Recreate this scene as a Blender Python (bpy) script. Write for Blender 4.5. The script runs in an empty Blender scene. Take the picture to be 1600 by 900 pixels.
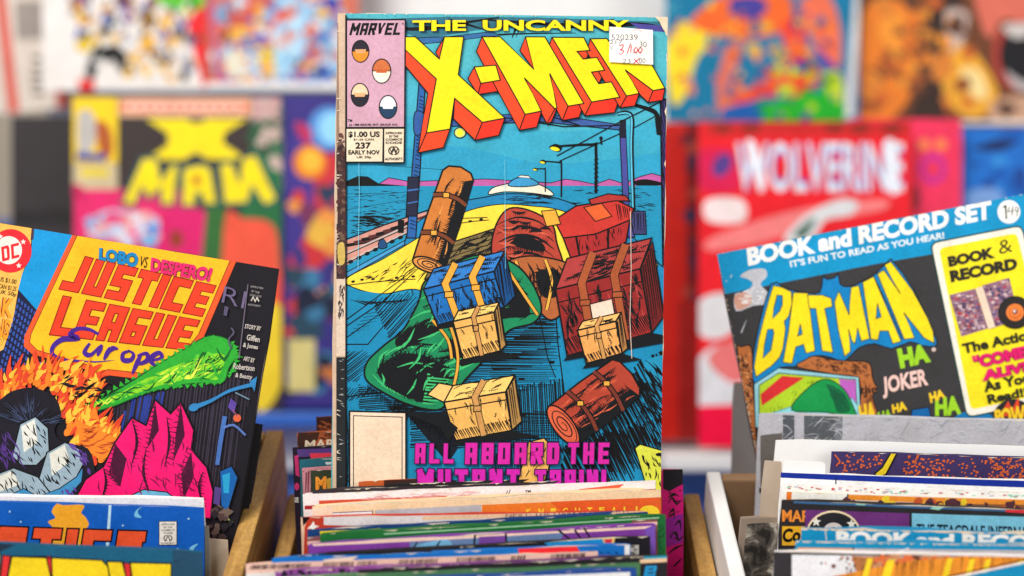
import bpy, math, random
from mathutils import Vector, Matrix
from mathutils.geometry import tessellate_polygon
random.seed(7)
SC = bpy.context.scene
COL = SC.collection
R = math.radians

# ------------------------------------------------------------------ camera, light, exposure
PITCH = R(25); F = 2222.0; D0 = 0.73
FWD = Vector((0, math.cos(PITCH), -math.sin(PITCH)))
UPC = Vector((0, math.sin(PITCH), math.cos(PITCH)))
RGT = Vector((1, 0, 0))
CAM = -FWD * D0                      # the standing comic's middle is the origin
cam = bpy.data.cameras.new('camera'); camo = bpy.data.objects.new('camera', cam); COL.objects.link(camo)
camo.location = CAM; camo.rotation_euler = (math.pi/2 - PITCH, 0, 0)
cam.lens = 50; cam.sensor_width = 36; cam.clip_start = 0.02; cam.clip_end = 60
cam.dof.use_dof = True; cam.dof.focus_distance = 0.735; cam.dof.aperture_fstop = 2.7; cam.dof.aperture_blades = 0
SC.camera = camo
w = bpy.data.worlds.new('World'); SC.world = w; w.use_nodes = True
bg = w.node_tree.nodes['Background']; bg.inputs[0].default_value = (0.95, 0.97, 1.0, 1); bg.inputs[1].default_value = 0.44
def area(name, loc, look, sx, sy, power, col):
    l = bpy.data.lights.new(name, 'AREA'); l.shape = 'RECTANGLE'; l.size = sx; l.size_y = sy; l.energy = power; l.color = col
    o = bpy.data.objects.new(name, l); COL.objects.link(o); o.location = loc
    o.rotation_euler = (Vector(look) - Vector(loc)).to_track_quat('-Z', 'Y').to_euler()
area('ceiling_light', (-0.9, -0.7, 1.9), (0, 0.1, 0), 1.2, 0.7, 62, (1.0, 0.965, 0.91))
area('right_fill_light', (1.9, -1.1, 1.2), (0, 0.1, 0), 1.4, 1.2, 20, (0.95, 0.98, 1.0))  # cool soft area light added at the front right; no window stands there
SC.view_settings.view_transform = 'Standard'; SC.view_settings.look = 'None'
SC.view_settings.exposure = -0.08; SC.view_settings.gamma = 1.0
SC.render.engine = 'CYCLES'

def ray(px, py): return FWD + RGT * ((px - 800) / F) - UPC * ((py - 450) / F)
def at(px, py, d): return CAM + ray(px, py) * d

# ------------------------------------------------------------------ colours and materials
def lin(v):
    v /= 255.0
    return v / 12.92 if v <= 0.04045 else ((v + 0.055) / 1.055) ** 2.4
def C(r, g, b): return (lin(r), lin(g), lin(b), 1.0)
K = C(9, 8, 11); WH = C(244, 242, 238); CREAM = C(240, 214, 184); YEL = C(252, 226, 20)

def nodes(name):
    m = bpy.data.materials.new(name); m.use_nodes = True
    nt = m.node_tree; b = nt.nodes['Principled BSDF']
    return m, nt, b
def nn(nt, t, **kw):
    n = nt.nodes.new(t)
    for k, v in kw.items(): setattr(n, k, v)
    return n
def noise(nt, scale, detail=4, rough=0.6, vec=None):
    n = nn(nt, 'ShaderNodeTexNoise'); n.inputs['Scale'].default_value = scale
    n.inputs['Detail'].default_value = detail; n.inputs['Roughness'].default_value = rough
    if vec is not None: nt.links.new(vec, n.inputs['Vector'])
    return n
def ramp(nt, src, stops):
    r = nn(nt, 'ShaderNodeValToRGB'); nt.links.new(src, r.inputs[0]); e = r.color_ramp.elements
    while len(e) < len(stops): e.new(0.5)
    for i, (p, c) in enumerate(stops): e[i].position = p; e[i].color = c if len(c) == 4 else (*c, 1)
    return r
def mul(nt, a, b, fac=1.0, mode='MULTIPLY'):
    m = nn(nt, 'ShaderNodeMix', data_type='RGBA', blend_type=mode); m.inputs[0].default_value = fac
    for s, i in ((a, 6), (b, 7)):
        if isinstance(s, tuple): m.inputs[i].default_value = s
        else: nt.links.new(s, m.inputs[i])
    return m.outputs[2]
def bump(nt, b, src, strength, dist):
    n = nn(nt, 'ShaderNodeBump'); n.inputs['Strength'].default_value = strength; n.inputs['Distance'].default_value = dist
    nt.links.new(src, n.inputs['Height']); nt.links.new(n.outputs[0], b.inputs['Normal'])

# printed paper: ink colour is a property of each printed shape; the nodes add ink mottling, fibre and rub wear
def print_mat(name, rough, coat, wear):
    m, nt, b = nodes(name)
    at_ = nn(nt, 'ShaderNodeVertexColor', layer_name='Ink')
    tc = nn(nt, 'ShaderNodeTexCoord').outputs['Object']
    n1 = noise(nt, 620, 4, 0.75, tc); r1 = ramp(nt, n1.outputs[0], [(0.28, (0.84,)*3), (0.68, (1.10,)*3)])
    n2 = noise(nt, 60, 5, 0.65, tc); r2 = ramp(nt, n2.outputs[0], [(0.3, (0.90, 0.89, 0.85)), (0.62, (1.05, 1.05, 1.04))])
    c = mul(nt, at_.outputs[0], r1.outputs[0]); c = mul(nt, c, r2.outputs[0])
    n3 = noise(nt, 210, 8, 0.8, tc); r3 = ramp(nt, n3.outputs[0], [(wear, (0, 0, 0)), (wear + 0.05, (0.8,)*3)])
    mx = nn(nt, 'ShaderNodeMix', data_type='RGBA'); nt.links.new(r3.outputs[0], mx.inputs[0])
    nt.links.new(c, mx.inputs[6]); mx.inputs[7].default_value = C(222, 208, 190)
    nt.links.new(mx.outputs[2], b.inputs['Base Color'])
    rr = ramp(nt, n2.outputs[0], [(0.3, (rough - .08,)*3), (0.7, (rough + .12,)*3)]); nt.links.new(rr.outputs[0], b.inputs['Roughness'])
    b.inputs['Coat Weight'].default_value = coat; b.inputs['Coat Roughness'].default_value = 0.28
    b.inputs['Specular IOR Level'].default_value = 0.22
    bump(nt, b, n2.outputs[0], 0.25, 0.0006)
    return m
M_PRINT = print_mat('printed_cover_paper', 0.5, 0.05, 0.73)
M_WORN = print_mat('printed_worn_paper', 0.6, 0.02, 0.69)

def flat_mat(name, col, rough=0.6, var=0.12, scale=60, bumpd=0.0003, streak=None):
    m, nt, b = nodes(name)
    tc = nn(nt, 'ShaderNodeTexCoord').outputs['Object']
    v = tc
    if streak:
        mp = nn(nt, 'ShaderNodeMapping'); mp.inputs['Scale'].default_value = streak; nt.links.new(tc, mp.inputs[0]); v = mp.outputs[0]
    n = noise(nt, scale, 6, 0.65, v); r = ramp(nt, n.outputs[0], [(0.28, (1 - var,)*3), (0.7, (1 + var*0.5,)*3)])
    nt.links.new(mul(nt, col, r.outputs[0]), b.inputs['Base Color'])
    b.inputs['Roughness'].default_value = rough
    bump(nt, b, n.outputs[0], 0.4, bumpd)
    return m
M_PAGES = flat_mat('page_edges', C(232, 214, 188), 0.8, 0.28, 60, 0.0002, (2, 60, 2))
M_PAGEW = flat_mat('white_page_edges', C(240, 236, 228), 0.8, 0.16, 60, 0.0002, (2, 60, 2))
def page_lines(m, dark):
    nt = m.node_tree; b = nt.nodes['Principled BSDF']; tc = nn(nt, 'ShaderNodeTexCoord').outputs['Object']
    mp = nn(nt, 'ShaderNodeMapping'); mp.inputs['Scale'].default_value = (6, 6, 2600); nt.links.new(tc, mp.inputs[0])
    n = noise(nt, 1.0, 2, 0.5, mp.outputs[0]); r = ramp(nt, n.outputs[0], [(0.38, (dark,)*3), (0.56, (1.0,)*3)])
    src = b.inputs['Base Color'].links[0].from_socket; nt.links.new(mul(nt, src, r.outputs[0]), b.inputs['Base Color'])
page_lines(M_PAGES, 0.45); page_lines(M_PAGEW, 0.7)
M_BOARD = flat_mat('white_backing_board', C(246, 244, 242), 0.55, 0.06, 30)
M_TAN = flat_mat('tan_backing_board', C(188, 168, 148), 0.75, 0.12, 40)
M_GREYB = flat_mat('grey_card', C(158, 152, 150), 0.7, 0.1, 30)
M_BLACKB = flat_mat('black_card', C(46, 44, 46), 0.55, 0.2, 40)
M_WHITE = flat_mat('white_painted_board', C(238, 236, 234), 0.5, 0.08, 20)
M_WALL = flat_mat('cream_wall_paint', C(205, 192, 176), 0.8, 0.08, 6)
M_TABLE = flat_mat('blue_table_cloth', C(40, 88, 170), 0.8, 0.15, 40)
M_CARDBX = flat_mat('white_cardboard', C(240, 238, 236), 0.6, 0.07, 24)
M_CARDIN = flat_mat('brown_cardboard', C(150, 116, 84), 0.8, 0.15, 50)
def wood(name, a, b_, c_):
    m, nt, b = nodes(name)
    tc = nn(nt, 'ShaderNodeTexCoord').outputs['Object']
    mp = nn(nt, 'ShaderNodeMapping'); mp.inputs['Scale'].default_value = (14, 1.2, 14); nt.links.new(tc, mp.inputs[0])
    n = noise(nt, 9, 8, 0.62, mp.outputs[0]); n.inputs['Distortion'].default_value = 0.6
    r = ramp(nt, n.outputs[0], [(0.28, a), (0.5, b_), (0.72, c_)])
    n2 = noise(nt, 420, 3, 0.6, tc); r2 = ramp(nt, n2.outputs[0], [(0.35, (0.78,)*3), (0.6, (1.05,)*3)])
    nt.links.new(mul(nt, r.outputs[0], r2.outputs[0]), b.inputs['Base Color'])
    b.inputs['Roughness'].default_value = 0.55
    bump(nt, b, n.outputs[0], 0.5, 0.0008)
    return m
M_WOOD = wood('varnished_plywood', C(120, 84, 38), C(176, 132, 66), C(204, 160, 88))
M_WOODD = wood('dark_stained_wood', C(64, 48, 34), C(104, 78, 52), C(134, 104, 70))
def marble_mat():
    m, nt, b = nodes('black_marbled_paper')
    tc = nn(nt, 'ShaderNodeTexCoord').outputs['Object']
    n = noise(nt, 85, 5, 0.65, tc); n.inputs['Distortion'].default_value = 0.8
    r = ramp(nt, n.outputs[0], [(0.42, C(34, 30, 28)), (0.54, C(96, 88, 80)), (0.66, C(190, 180, 166))])
    nt.links.new(r.outputs[0], b.inputs['Base Color']); b.inputs['Roughness'].default_value = 0.5
    return m
M_MARBLE = marble_mat()

# ------------------------------------------------------------------ objects
def tag(o, label=None, cat=None, group=None, kind=None):
    for k, v in (('label', label), ('category', cat), ('group', group), ('kind', kind)):
        if v: o[k] = v
    return o
def empty(name, mat4):
    o = bpy.data.objects.new(name, None); COL.objects.link(o); o.matrix_world = mat4; o.empty_display_size = 0.02
    return o
def mesh(name, vs, fs, mat, parent=None, bevel=0):
    me = bpy.data.meshes.new(name); me.from_pydata([tuple(v) for v in vs], [], fs); me.materials.append(mat)
    o = bpy.data.objects.new(name, me); COL.objects.link(o)
    if parent: o.parent = parent
    if bevel:
        b = o.modifiers.new('bevel', 'BEVEL'); b.width = bevel; b.segments = 2
    return o
BF = [(0, 1, 2, 3), (7, 6, 5, 4), (0, 4, 5, 1), (1, 5, 6, 2), (2, 6, 7, 3), (3, 7, 4, 0)]
def bxv(x0, x1, y0, y1, z0, z1):
    return [(x0, y0, z0), (x0, y1, z0), (x1, y1, z0), (x1, y0, z0), (x0, y0, z1), (x0, y1, z1), (x1, y1, z1), (x1, y0, z1)]
def box(name, x0, x1, y0, y1, z0, z1, mat, parent=None, bevel=0.0006):
    return mesh(name, bxv(x0, x1, y0, y1, z0, z1), BF, mat, parent, bevel)

# ------------------------------------------------------------------ 2-D drawing tools (all take photo pixels of the 1600 x 900 frame)
def sm(pts, n=5, closed=True):
    out = []; N = len(pts)
    for i in range(N if closed else N - 1):
        if closed: p0, p1, p2, p3 = pts[i-1], pts[i], pts[(i+1) % N], pts[(i+2) % N]
        else: p0, p1, p2, p3 = pts[max(i-1, 0)], pts[i], pts[i+1], pts[min(i+2, N-1)]
        for k in range(n):
            t = k / n; t2 = t*t; t3 = t2*t
            out.append(tuple(0.5*((2*p1[j]) + (-p0[j]+p2[j])*t + (2*p0[j]-5*p1[j]+4*p2[j]-p3[j])*t2 + (-p0[j]+3*p1[j]-3*p2[j]+p3[j])*t3) for j in (0, 1)))
    if not closed: out.append(tuple(pts[-1]))
    return out
def ell(cx, cy, rx, ry, rot=0, n=28, a0=0, a1=360):
    c, s = math.cos(R(rot)), math.sin(R(rot)); o = []
    full = abs(a1 - a0) >= 360
    for i in range(n if full else n + 1):
        a = R(a0 + (a1 - a0) * i / n); x, y = rx*math.cos(a), ry*math.sin(a)
        o.append((cx + x*c - y*s, cy + x*s + y*c))
    return o
def quadmap(q, x, y):      # q: tl, tr, br, bl ; x right, y down in 0..1
    (ax, ay), (bx, by), (cx, cy), (dx, dy) = q
    return (ax*(1-x)*(1-y) + bx*x*(1-y) + cx*x*y + dx*(1-x)*y, ay*(1-x)*(1-y) + by*x*(1-y) + cy*x*y + dy*(1-x)*y)
def inside(p, poly):
    x, y = p; r = False; j = len(poly) - 1
    for i in range(len(poly)):
        xi, yi = poly[i]; xj, yj = poly[j]
        if (yi > y) != (yj > y) and x < (xj-xi)*(y-yi)/(yj-yi) + xi: r = not r
        j = i
    return r
def strip(path, w, w0=1.0, w1=1.0, wm=1.0, closed=False):
    n = len(path); L = []; Rr = []
    for i in range(n):
        if closed: a, b = path[i-1], path[(i+1) % n]
        else: a, b = path[max(i-1, 0)], path[min(i+1, n-1)]
        p = path[i]
        d1 = (p[0]-a[0], p[1]-a[1]); d2 = (b[0]-p[0], b[1]-p[1])
        l1 = math.hypot(*d1) or 1e-9; l2 = math.hypot(*d2) or 1e-9
        if l1 < 1e-6: d1, l1 = d2, l2
        if l2 < 1e-6: d2, l2 = d1, l1
        n1 = (-d1[1]/l1, d1[0]/l1); n2 = (-d2[1]/l2, d2[0]/l2)
        nx, ny = n1[0]+n2[0], n1[1]+n2[1]; q = nx*nx+ny*ny
        if q < 0.25: nx, ny = n1; k = 1.0
        else: k = min(2.0/q, 2.4) if q > 0 else 1.0
        t = i / (n-1) if n > 1 else 0
        ww = 1.0 if closed else ((w0 + (wm-w0)*t*2) if t < .5 else (wm + (w1-wm)*(t*2-1)))
        h = w * 0.5 * ww * k
        if q < 0.25: h = w * 0.5 * ww
        L.append((p[0]+nx*h, p[1]+ny*h)); Rr.append((p[0]-nx*h, p[1]-ny*h))
    qs = []
    for i in range(n if closed else n - 1):
        j = (i+1) % n; qs.append([L[i], L[j], Rr[j]]); qs.append([L[i], Rr[j], Rr[i]])
    return qs
_fc = {}
def glyphs(txt, off):
    key = (txt, off)
    if key in _fc: return _fc[key]
    cu = bpy.data.curves.new('t', 'FONT'); cu.body = txt; cu.resolution_u = 3; cu.offset = off; cu.fill_mode = 'FRONT'
    o = bpy.data.objects.new('t', cu); COL.objects.link(o)
    dg = bpy.context.evaluated_depsgraph_get(); me = bpy.data.meshes.new_from_object(o.evaluated_get(dg)); me.calc_loop_triangles()
    V = [(v.co.x, v.co.y) for v in me.vertices]
    T = [tuple(t.vertices) for t in me.loop_triangles]
    bpy.data.objects.remove(o); bpy.data.curves.remove(cu); bpy.data.meshes.remove(me)
    x0 = min(v[0] for v in V); x1 = max(v[0] for v in V); y0 = min(v[1] for v in V); y1 = max(v[1] for v in V)
    V = [((v[0]-x0)/(x1-x0), 1-(v[1]-y0)/(y1-y0)) for v in V]
    _fc[key] = (V, T); return _fc[key]
# heavy block alphabet: pen paths in a unit cell (x right, y down), drawn with a broad square pen
BL = {'A': [[(0,1),(0,0),(1,0),(1,1)], [(0,.6),(1,.6)]], 'B': [[(0,0),(0,1),(1,1),(1,0),(0,0)], [(0,.5),(1,.5)]],
 'C': [[(1,0),(0,0),(0,1),(1,1)]], 'D': [[(0,0),(0,1),(.9,1),(1,.85),(1,.15),(.9,0),(0,0)]], 'E': [[(1,0),(0,0),(0,1),(1,1)], [(0,.5),(.85,.5)]],
 'G': [[(1,0),(0,0),(0,1),(1,1),(1,.55),(.6,.55)]], 'H': [[(0,0),(0,1)], [(1,0),(1,1)], [(0,.5),(1,.5)]], 'I': [[(.5,0),(.5,1)]],
 'J': [[(1,0),(1,1),(0,1)]], 'L': [[(0,0),(0,1),(1,1)]], 'M': [[(0,1),(0,0)], [(1,0),(1,1)], [(0,0),(.5,.6)], [(1,0),(.5,.6)]], 'N': [[(0,1),(0,0)], [(1,0),(1,1)], [(0,0),(1,1)]],
 'O': [[(0,0),(0,1),(1,1),(1,0),(0,0)]], 'P': [[(0,1),(0,0),(1,0),(1,.55),(0,.55)]],
 'R': [[(0,1),(0,0),(1,0),(1,.52),(0,.52)], [(.55,.52),(1,1)]], 'S': [[(1,0),(0,0),(0,.5),(1,.5),(1,1),(0,1)]],
 'T': [[(0,0),(1,0)], [(.5,0),(.5,1)]], 'U': [[(0,0),(0,1),(1,1),(1,0)]], 'V': [[(0,0),(.5,1),(1,0)]], 'W': [[(0,0),(.25,1),(.5,.3),(.75,1),(1,0)]],
 'K': [[(0,0),(0,1)], [(1,0),(.1,.5),(1,1)]], 'X': [[(0,0),(1,1)], [(1,0),(0,1)]], '!': [[(.5,0),(.5,.65)], [(.5,.88),(.5,1)]], 'Y': [[(0,0),(.5,.5),(1,0)], [(.5,.5),(.5,1)]]}
WID = {'I': .34, '!': .34, 'M': 1.25, 'W': 1.3, ' ': .7}

class Plane:
    """a flat sheet: tl / tr corners, lean from the vertical; local x right, y down, z towards the viewer"""
    def __init__(s, tl, tr, d, lean=25.0, d2=None, h=0.26, bend=None):
        a = at(*tl, d); b = at(*tr, d2 or d)
        u = (b-a).normalized(); v = -(Vector((0, math.sin(R(lean)), math.cos(R(lean)))))
        v = (v - u*v.dot(u)).normalized(); n = v.cross(u)      # n points to the viewer
        if n.dot(FWD) > 0: n = -n
        s.o, s.u, s.v, s.n, s.w, s.h = a, u, v, n, (b-a).length, h
        K_ = 10; s.kn = [s.w*i/K_ for i in range(K_+1)]
        s.kh = [bend(i/K_) if bend else 0.0 for i in range(K_+1)]; s.bent = bend is not None
        m = Matrix((u.to_4d(), (-v).to_4d(), n.to_4d(), (0, 0, 0, 1))).transposed()
        for i in range(3): m[3][i] = 0; m[i][3] = a[i]
        m[3][3] = 1; s.m = m
    def loc(s, p):
        r = ray(*p); t = (s.o - CAM).dot(s.n) / r.dot(s.n); q = CAM + r*t - s.o
        return (q.dot(s.u), q.dot(s.v))
    def z(s, x):
        if not s.bent: return 0.0
        i = min(max(int(x/s.w*10), 0), 9); a, b = s.kn[i], s.kn[i+1]; t = min(max((x-a)/(b-a), 0), 1)
        return s.kh[i]*(1-t) + s.kh[i+1]*t

def clip(poly, ax, lim, keep_less):
    out = []
    for i in range(len(poly)):
        a, b = poly[i-1], poly[i]
        ia = (a[ax] <= lim) if keep_less else (a[ax] >= lim); ib = (b[ax] <= lim) if keep_less else (b[ax] >= lim)
        if ia != ib:
            t = (lim-a[ax])/(b[ax]-a[ax]); out.append((a[0]+(b[0]-a[0])*t, a[1]+(b[1]-a[1])*t))
        if ib: out.append(b)
    return out
class Art:
    STEP = 0.0000015
    base = 0.00012
    def __init__(s, pl, z0=0, name='cover_artwork', mat=None, vmax=None, inset=0.0):
        s.pl, s.items, s.lay, s.name, s.mat = pl, [], z0, name, mat or M_PRINT; s.vmax = vmax or pl.h; s.inset = inset; s.grp = None; s.cnt = 0
    def tris(s, T, col, px=True):
        if s.grp is None: s.lay += 1; L = s.lay
        else: s.cnt += 1; L = s.grp[0] + 1 + s.cnt % s.grp[1]
        for t in T:
            s.items.append(([s.pl.loc(p) for p in t] if px else t, col, L))
    def begin(s, n):           # many short strokes share n ink layers
        if s.grp is None: s.grp = (s.lay, n); s.cnt = 0; s.own = True; return True
        return False
    def end(s): s.lay = s.grp[0] + s.grp[1]; s.grp = None
    def poly(s, pts, col, holes=None, ow=0, oc=None):
        loops = [pts] + (holes or [])
        flat = [p for l in loops for p in l]
        tt = tessellate_polygon([[Vector((p[0], p[1], 0)) for p in l] for l in loops])
        s.tris([[flat[i] for i in t] for t in tt], col)
        if ow:
            for l in loops: s.tris(strip(l, ow, closed=True), oc or K)
    def line(s, pts, w, col=None, w0=1.0, w1=1.0, wm=1.0, n=0):
        if n: pts = sm(pts, n, False)
        s.tris(strip(pts, w, w0, w1, wm), col or K)
    def text(s, t, q, col, off=0.0, oc=None, ow=0.03):
        if oc:
            V, T = glyphs(t, off + ow); s.tris([[quadmap(q, *V[i]) for i in f] for f in T], oc)
        V, T = glyphs(t, off); s.tris([[quadmap(q, *V[i]) for i in f] for f in T], col)
    def block(s, t, q, col, pen=0.3, oc=None, ow=0.1, gap=0.34):
        tot = sum(WID.get(c, 1.0) for c in t) + gap*(len(t)-1)
        W = math.hypot(q[1][0]-q[0][0], q[1][1]-q[0][1]); H = abs((q[3][1]-q[0][1]))
        cell = W / tot; pw = cell * pen; own = s.begin(0+2*len(t)*8)
        def passes(extra, colr):
            x = 0
            for c in t:
                wd = WID.get(c, 1.0)*cell
                for path in BL.get(c, []):
                    P = [(x + (pw/2 + u*(wd-pw) if wd > pw*1.6 else wd/2), pw/2 + v*(H-pw)) for u, v in path]
                    def ext(p, r_, e):
                        d = math.hypot(p[0]-r_[0], p[1]-r_[1]) or 1; return (p[0]+(p[0]-r_[0])/d*e, p[1]+(p[1]-r_[1])/d*e)
                    if P[0] == P[-1]: T = strip(P[:-1], pw + extra*2, closed=True)
                    else:
                        P[0], P[-1] = ext(P[0], P[1], pw/2 + extra), ext(P[-1], P[-2], pw/2 + extra)
                        T = strip(P, pw + extra*2)
                    s.tris([[quadmap(q, p[0]/W, p[1]/H) for p in t_] for t_ in T], colr)
                x += wd + gap*cell
        if oc: passes(pw*ow, oc)
        passes(0, col)
        if own: s.end()
    def hatch(s, region, ang, gap, w, col=None, jit=0.3, brk=0.0, taper=0.5, fan=None):
        T = []; c, sn = math.cos(R(ang)), math.sin(R(ang))
        cx = sum(p[0] for p in region)/len(region); cy = sum(p[1] for p in region)/len(region)
        rad = max(math.hypot(p[0]-cx, p[1]-cy) for p in region)
        k = -rad
        while k < rad:
            off = k + random.uniform(-jit, jit)*gap
            if fan:
                a = (cx - sn*off, cy + c*off); d = (a[0]-fan[0], a[1]-fan[1]); l = math.hypot(*d) or 1; dx, dy = d[0]/l, d[1]/l
            else: a = (cx - sn*off, cy + c*off); dx, dy = c, sn
            xs = []
            for i in range(len(region)):
                p, q = region[i-1], region[i]; ex, ey = q[0]-p[0], q[1]-p[1]; den = dx*ey - dy*ex
                if abs(den) < 1e-9: continue
                t = ((p[0]-a[0])*ey - (p[1]-a[1])*ex)/den; u = ((p[0]-a[0])*dy - (p[1]-a[1])*dx)/den
                if 0 <= u < 1: xs.append(t)
            xs.sort()
            for i in range(0, len(xs)-1, 2):
                t0, t1 = xs[i], xs[i+1]
                t1 -= (t1-t0)*random.uniform(0, jit*0.6); t0 += (t1-t0)*random.uniform(0, jit*0.25)
                segs = [(t0, t1)]
                if random.random() < brk:
                    m_ = random.uniform(.3, .7)*(t1-t0)+t0; segs = [(t0, m_), (m_+gap, t1)]
                for (b0, b1) in segs:
                    if b1-b0 < 1: continue
                    pa = (a[0]+dx*b0, a[1]+dy*b0); pb = (a[0]+dx*b1, a[1]+dy*b1)
                    T += strip([pa, ((pa[0]+pb[0])/2, (pa[1]+pb[1])/2), pb], w, 1, taper, .9)
            k += gap
        # neighbouring strokes never touch at this gap, so they may share one layer
        s.tris(T, col or K)
    def marks(s, region, n, ang, ln, w, col=None, spread=25, curve=0.15):
        xs = [p[0] for p in region]; ys = [p[1] for p in region]; k = 0; tries = 0; own = s.begin(3)
        while k < n and tries < n*12:
            tries += 1
            p = (random.uniform(min(xs), max(xs)), random.uniform(min(ys), max(ys)))
            if not inside(p, region): continue
            a = R(ang + random.uniform(-spread, spread)); l = ln*random.uniform(.5, 1.3); dx, dy = math.cos(a)*l/2, math.sin(a)*l/2
            q0 = (p[0]-dx, p[1]-dy); q1 = (p[0]+dx, p[1]+dy)
            if not (inside(q0, region) and inside(q1, region)): continue
            cv = random.uniform(-curve, curve)*l; m_ = (p[0]-math.sin(a)*cv, p[1]+math.cos(a)*cv)
            s.line([q0, m_, q1], w*random.uniform(.6, 1.4), col, .15, .1, 1.0, n=2); k += 1
        if own: s.end()
    def feather(s, path, ln, n, w, ang, col=None, jit=14):
        P = path; own = s.begin(2)
        L = [0]
        for i in range(1, len(P)): L.append(L[-1]+math.hypot(P[i][0]-P[i-1][0], P[i][1]-P[i-1][1]))
        for k in range(n):
            t = L[-1]*(k+.5)/n
            i = max(j for j in range(len(L)) if L[j] <= t); i = min(i, len(P)-2)
            f = (t-L[i])/((L[i+1]-L[i]) or 1); p = (P[i][0]*(1-f)+P[i+1][0]*f, P[i][1]*(1-f)+P[i+1][1]*f)
            a = R(ang+random.uniform(-jit, jit)); l = ln*random.uniform(.6, 1.2); q = (p[0]+math.cos(a)*l, p[1]+math.sin(a)*l)
            s.line([p, q], w, col, 1, .05, .55)
        if own: s.end()
    def fold(s, pts, w, fl=0, ang=0, n=10, fw=1.6, col=None):
        P = sm(pts, 4, False); s.line(P, w, col, .15, .1, 1.0)
        if fl: s.feather(P, fl, n, fw, ang, col)
    def build(s, parent):
        pl = s.pl; vs = []; fs = []; cols = []
        ins = s.inset
        for tri, col, lay in s.items:
            P = tri
            if min(p[0] for p in P) < ins: P = clip(P, 0, ins, False)
            if P and max(p[0] for p in P) > pl.w-ins: P = clip(P, 0, pl.w-ins, True)
            if P and min(p[1] for p in P) < ins: P = clip(P, 1, ins, False)
            if P and max(p[1] for p in P) > s.vmax-ins: P = clip(P, 1, s.vmax-ins, True)
            if len(P) < 3: continue
            pieces = [P]
            if pl.bent:
                pieces = []; a = min(p[0] for p in P); b = max(p[0] for p in P)
                for i in range(10):
                    k0, k1 = pl.kn[i], pl.kn[i+1]
                    if b <= k0 or a >= k1: continue
                    Q = P
                    if a < k0: Q = clip(Q, 0, k0, False)
                    if Q and b > k1: Q = clip(Q, 0, k1, True)
                    if len(Q) >= 3: pieces.append(Q)
            z = s.base + lay*s.STEP
            for Q in pieces:
                ar = 0
                for i in range(len(Q)): ar += Q[i-1][0]*Q[i][1]-Q[i][0]*Q[i-1][1]
                if abs(ar) < 1e-11: continue
                if ar > 0: Q = Q[::-1]
                i0 = len(vs); vs += [(x, -y, z + pl.z(x)) for x, y in Q]; fs.append(tuple(range(i0, i0+len(Q)))); cols.append(col)
        me = bpy.data.meshes.new(s.name); me.from_pydata(vs, [], fs); me.materials.append(s.mat)
        ca = me.color_attributes.new('Ink', 'FLOAT_COLOR', 'CORNER'); buf = []
        for f, c in zip(fs, cols): buf += list(c)*len(f)
        ca.data.foreach_set('color', buf)
        o = bpy.data.objects.new(s.name, me); COL.objects.link(o); o.parent = parent
        return o

def sheet(name, pl, z0, z1, mat, parent, rough=0.0, ins=0.0, seed=0, mats=None, corner=0.0008):
    """thin slab following the plane's curl, with a slightly handled outline"""
    rnd = random.Random(seed); N = 10; top = []; bot = []
    vs = []; fs = []
    W, H = pl.w, pl.h; rows = 14
    def wob(): return rnd.uniform(-rough, rough)
    grid = [[None]*(N+1) for _ in range(rows+1)]
    for j in range(rows+1):
        for i in range(N+1):
            x = ins + (W-2*ins)*i/N; y = ins + (H-2*ins)*j/rows
            if 0 < j < rows and i in (0, N): x += wob()
            if 0 < i < N and j in (0, rows): y += wob()
            if (i in (0, N)) and (j in (0, rows)): x += corner*(1 if i == 0 else -1); y += corner*(1 if j == 0 else -1)
            grid[j][i] = (x, y)
    for z in (z0, z1):
        for j in range(rows+1):
            for i in range(N+1): x, y = grid[j][i]; vs.append((x, -y, z + pl.z(x)))
    n1 = (rows+1)*(N+1); I = lambda j, i: j*(N+1)+i
    for j in range(rows):
        for i in range(N):
            a, b, c, d = I(j, i), I(j, i+1), I(j+1, i+1), I(j+1, i)
            fs.append((d+n1, c+n1, b+n1, a+n1)); fs.append((a, b, c, d))
    for i in range(N):
        fs.append((I(0, i), I(0, i)+n1, I(0, i+1)+n1, I(0, i+1))); fs.append((I(rows, i+1), I(rows, i+1)+n1, I(rows, i)+n1, I(rows, i)))
    for j in range(rows):
        fs.append((I(j+1, 0), I(j+1, 0)+n1, I(j, 0)+n1, I(j, 0))); fs.append((I(j, N), I(j, N)+n1, I(j+1, N)+n1, I(j+1, N)))
    return mesh(name, vs, fs, mat, parent)

_cm = {}
def ink_card(col):
    k = tuple(round(v, 3) for v in col)
    if k not in _cm: _cm[k] = flat_mat('cover_stock', col, 0.5, 0.1, 80, 0.0001)
    return _cm[k]
def comic(pl, label, base, group=None, thick=0.0026, pages=M_PAGES, cat='comic book', seed=1, rough=0.0003, name='comic_book', edge=None):
    """comic_book > front_cover, pages, back_cover; the printing is added by the caller"""
    t = tag(empty(name, pl.m), label, cat, group)
    fc = sheet('front_cover', pl, -0.0002, 0.0, edge or ink_card(base), t, rough, 0, seed)
    sheet('pages', pl, -thick, -0.0003, pages, t, rough*1.5, 0.0009, seed+5)
    sheet('back_cover', pl, -thick-0.0003, -thick-0.0001, edge or ink_card(base), t, rough, 0, seed+9)
    return t
def px_rect(pl, col, art):   # whole-sheet ground colour
    art.tris([[(0, 0), (pl.w, 0), (pl.w, pl.h)], [(0, 0), (pl.w, pl.h), (0, pl.h)]], col, px=False)

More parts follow.
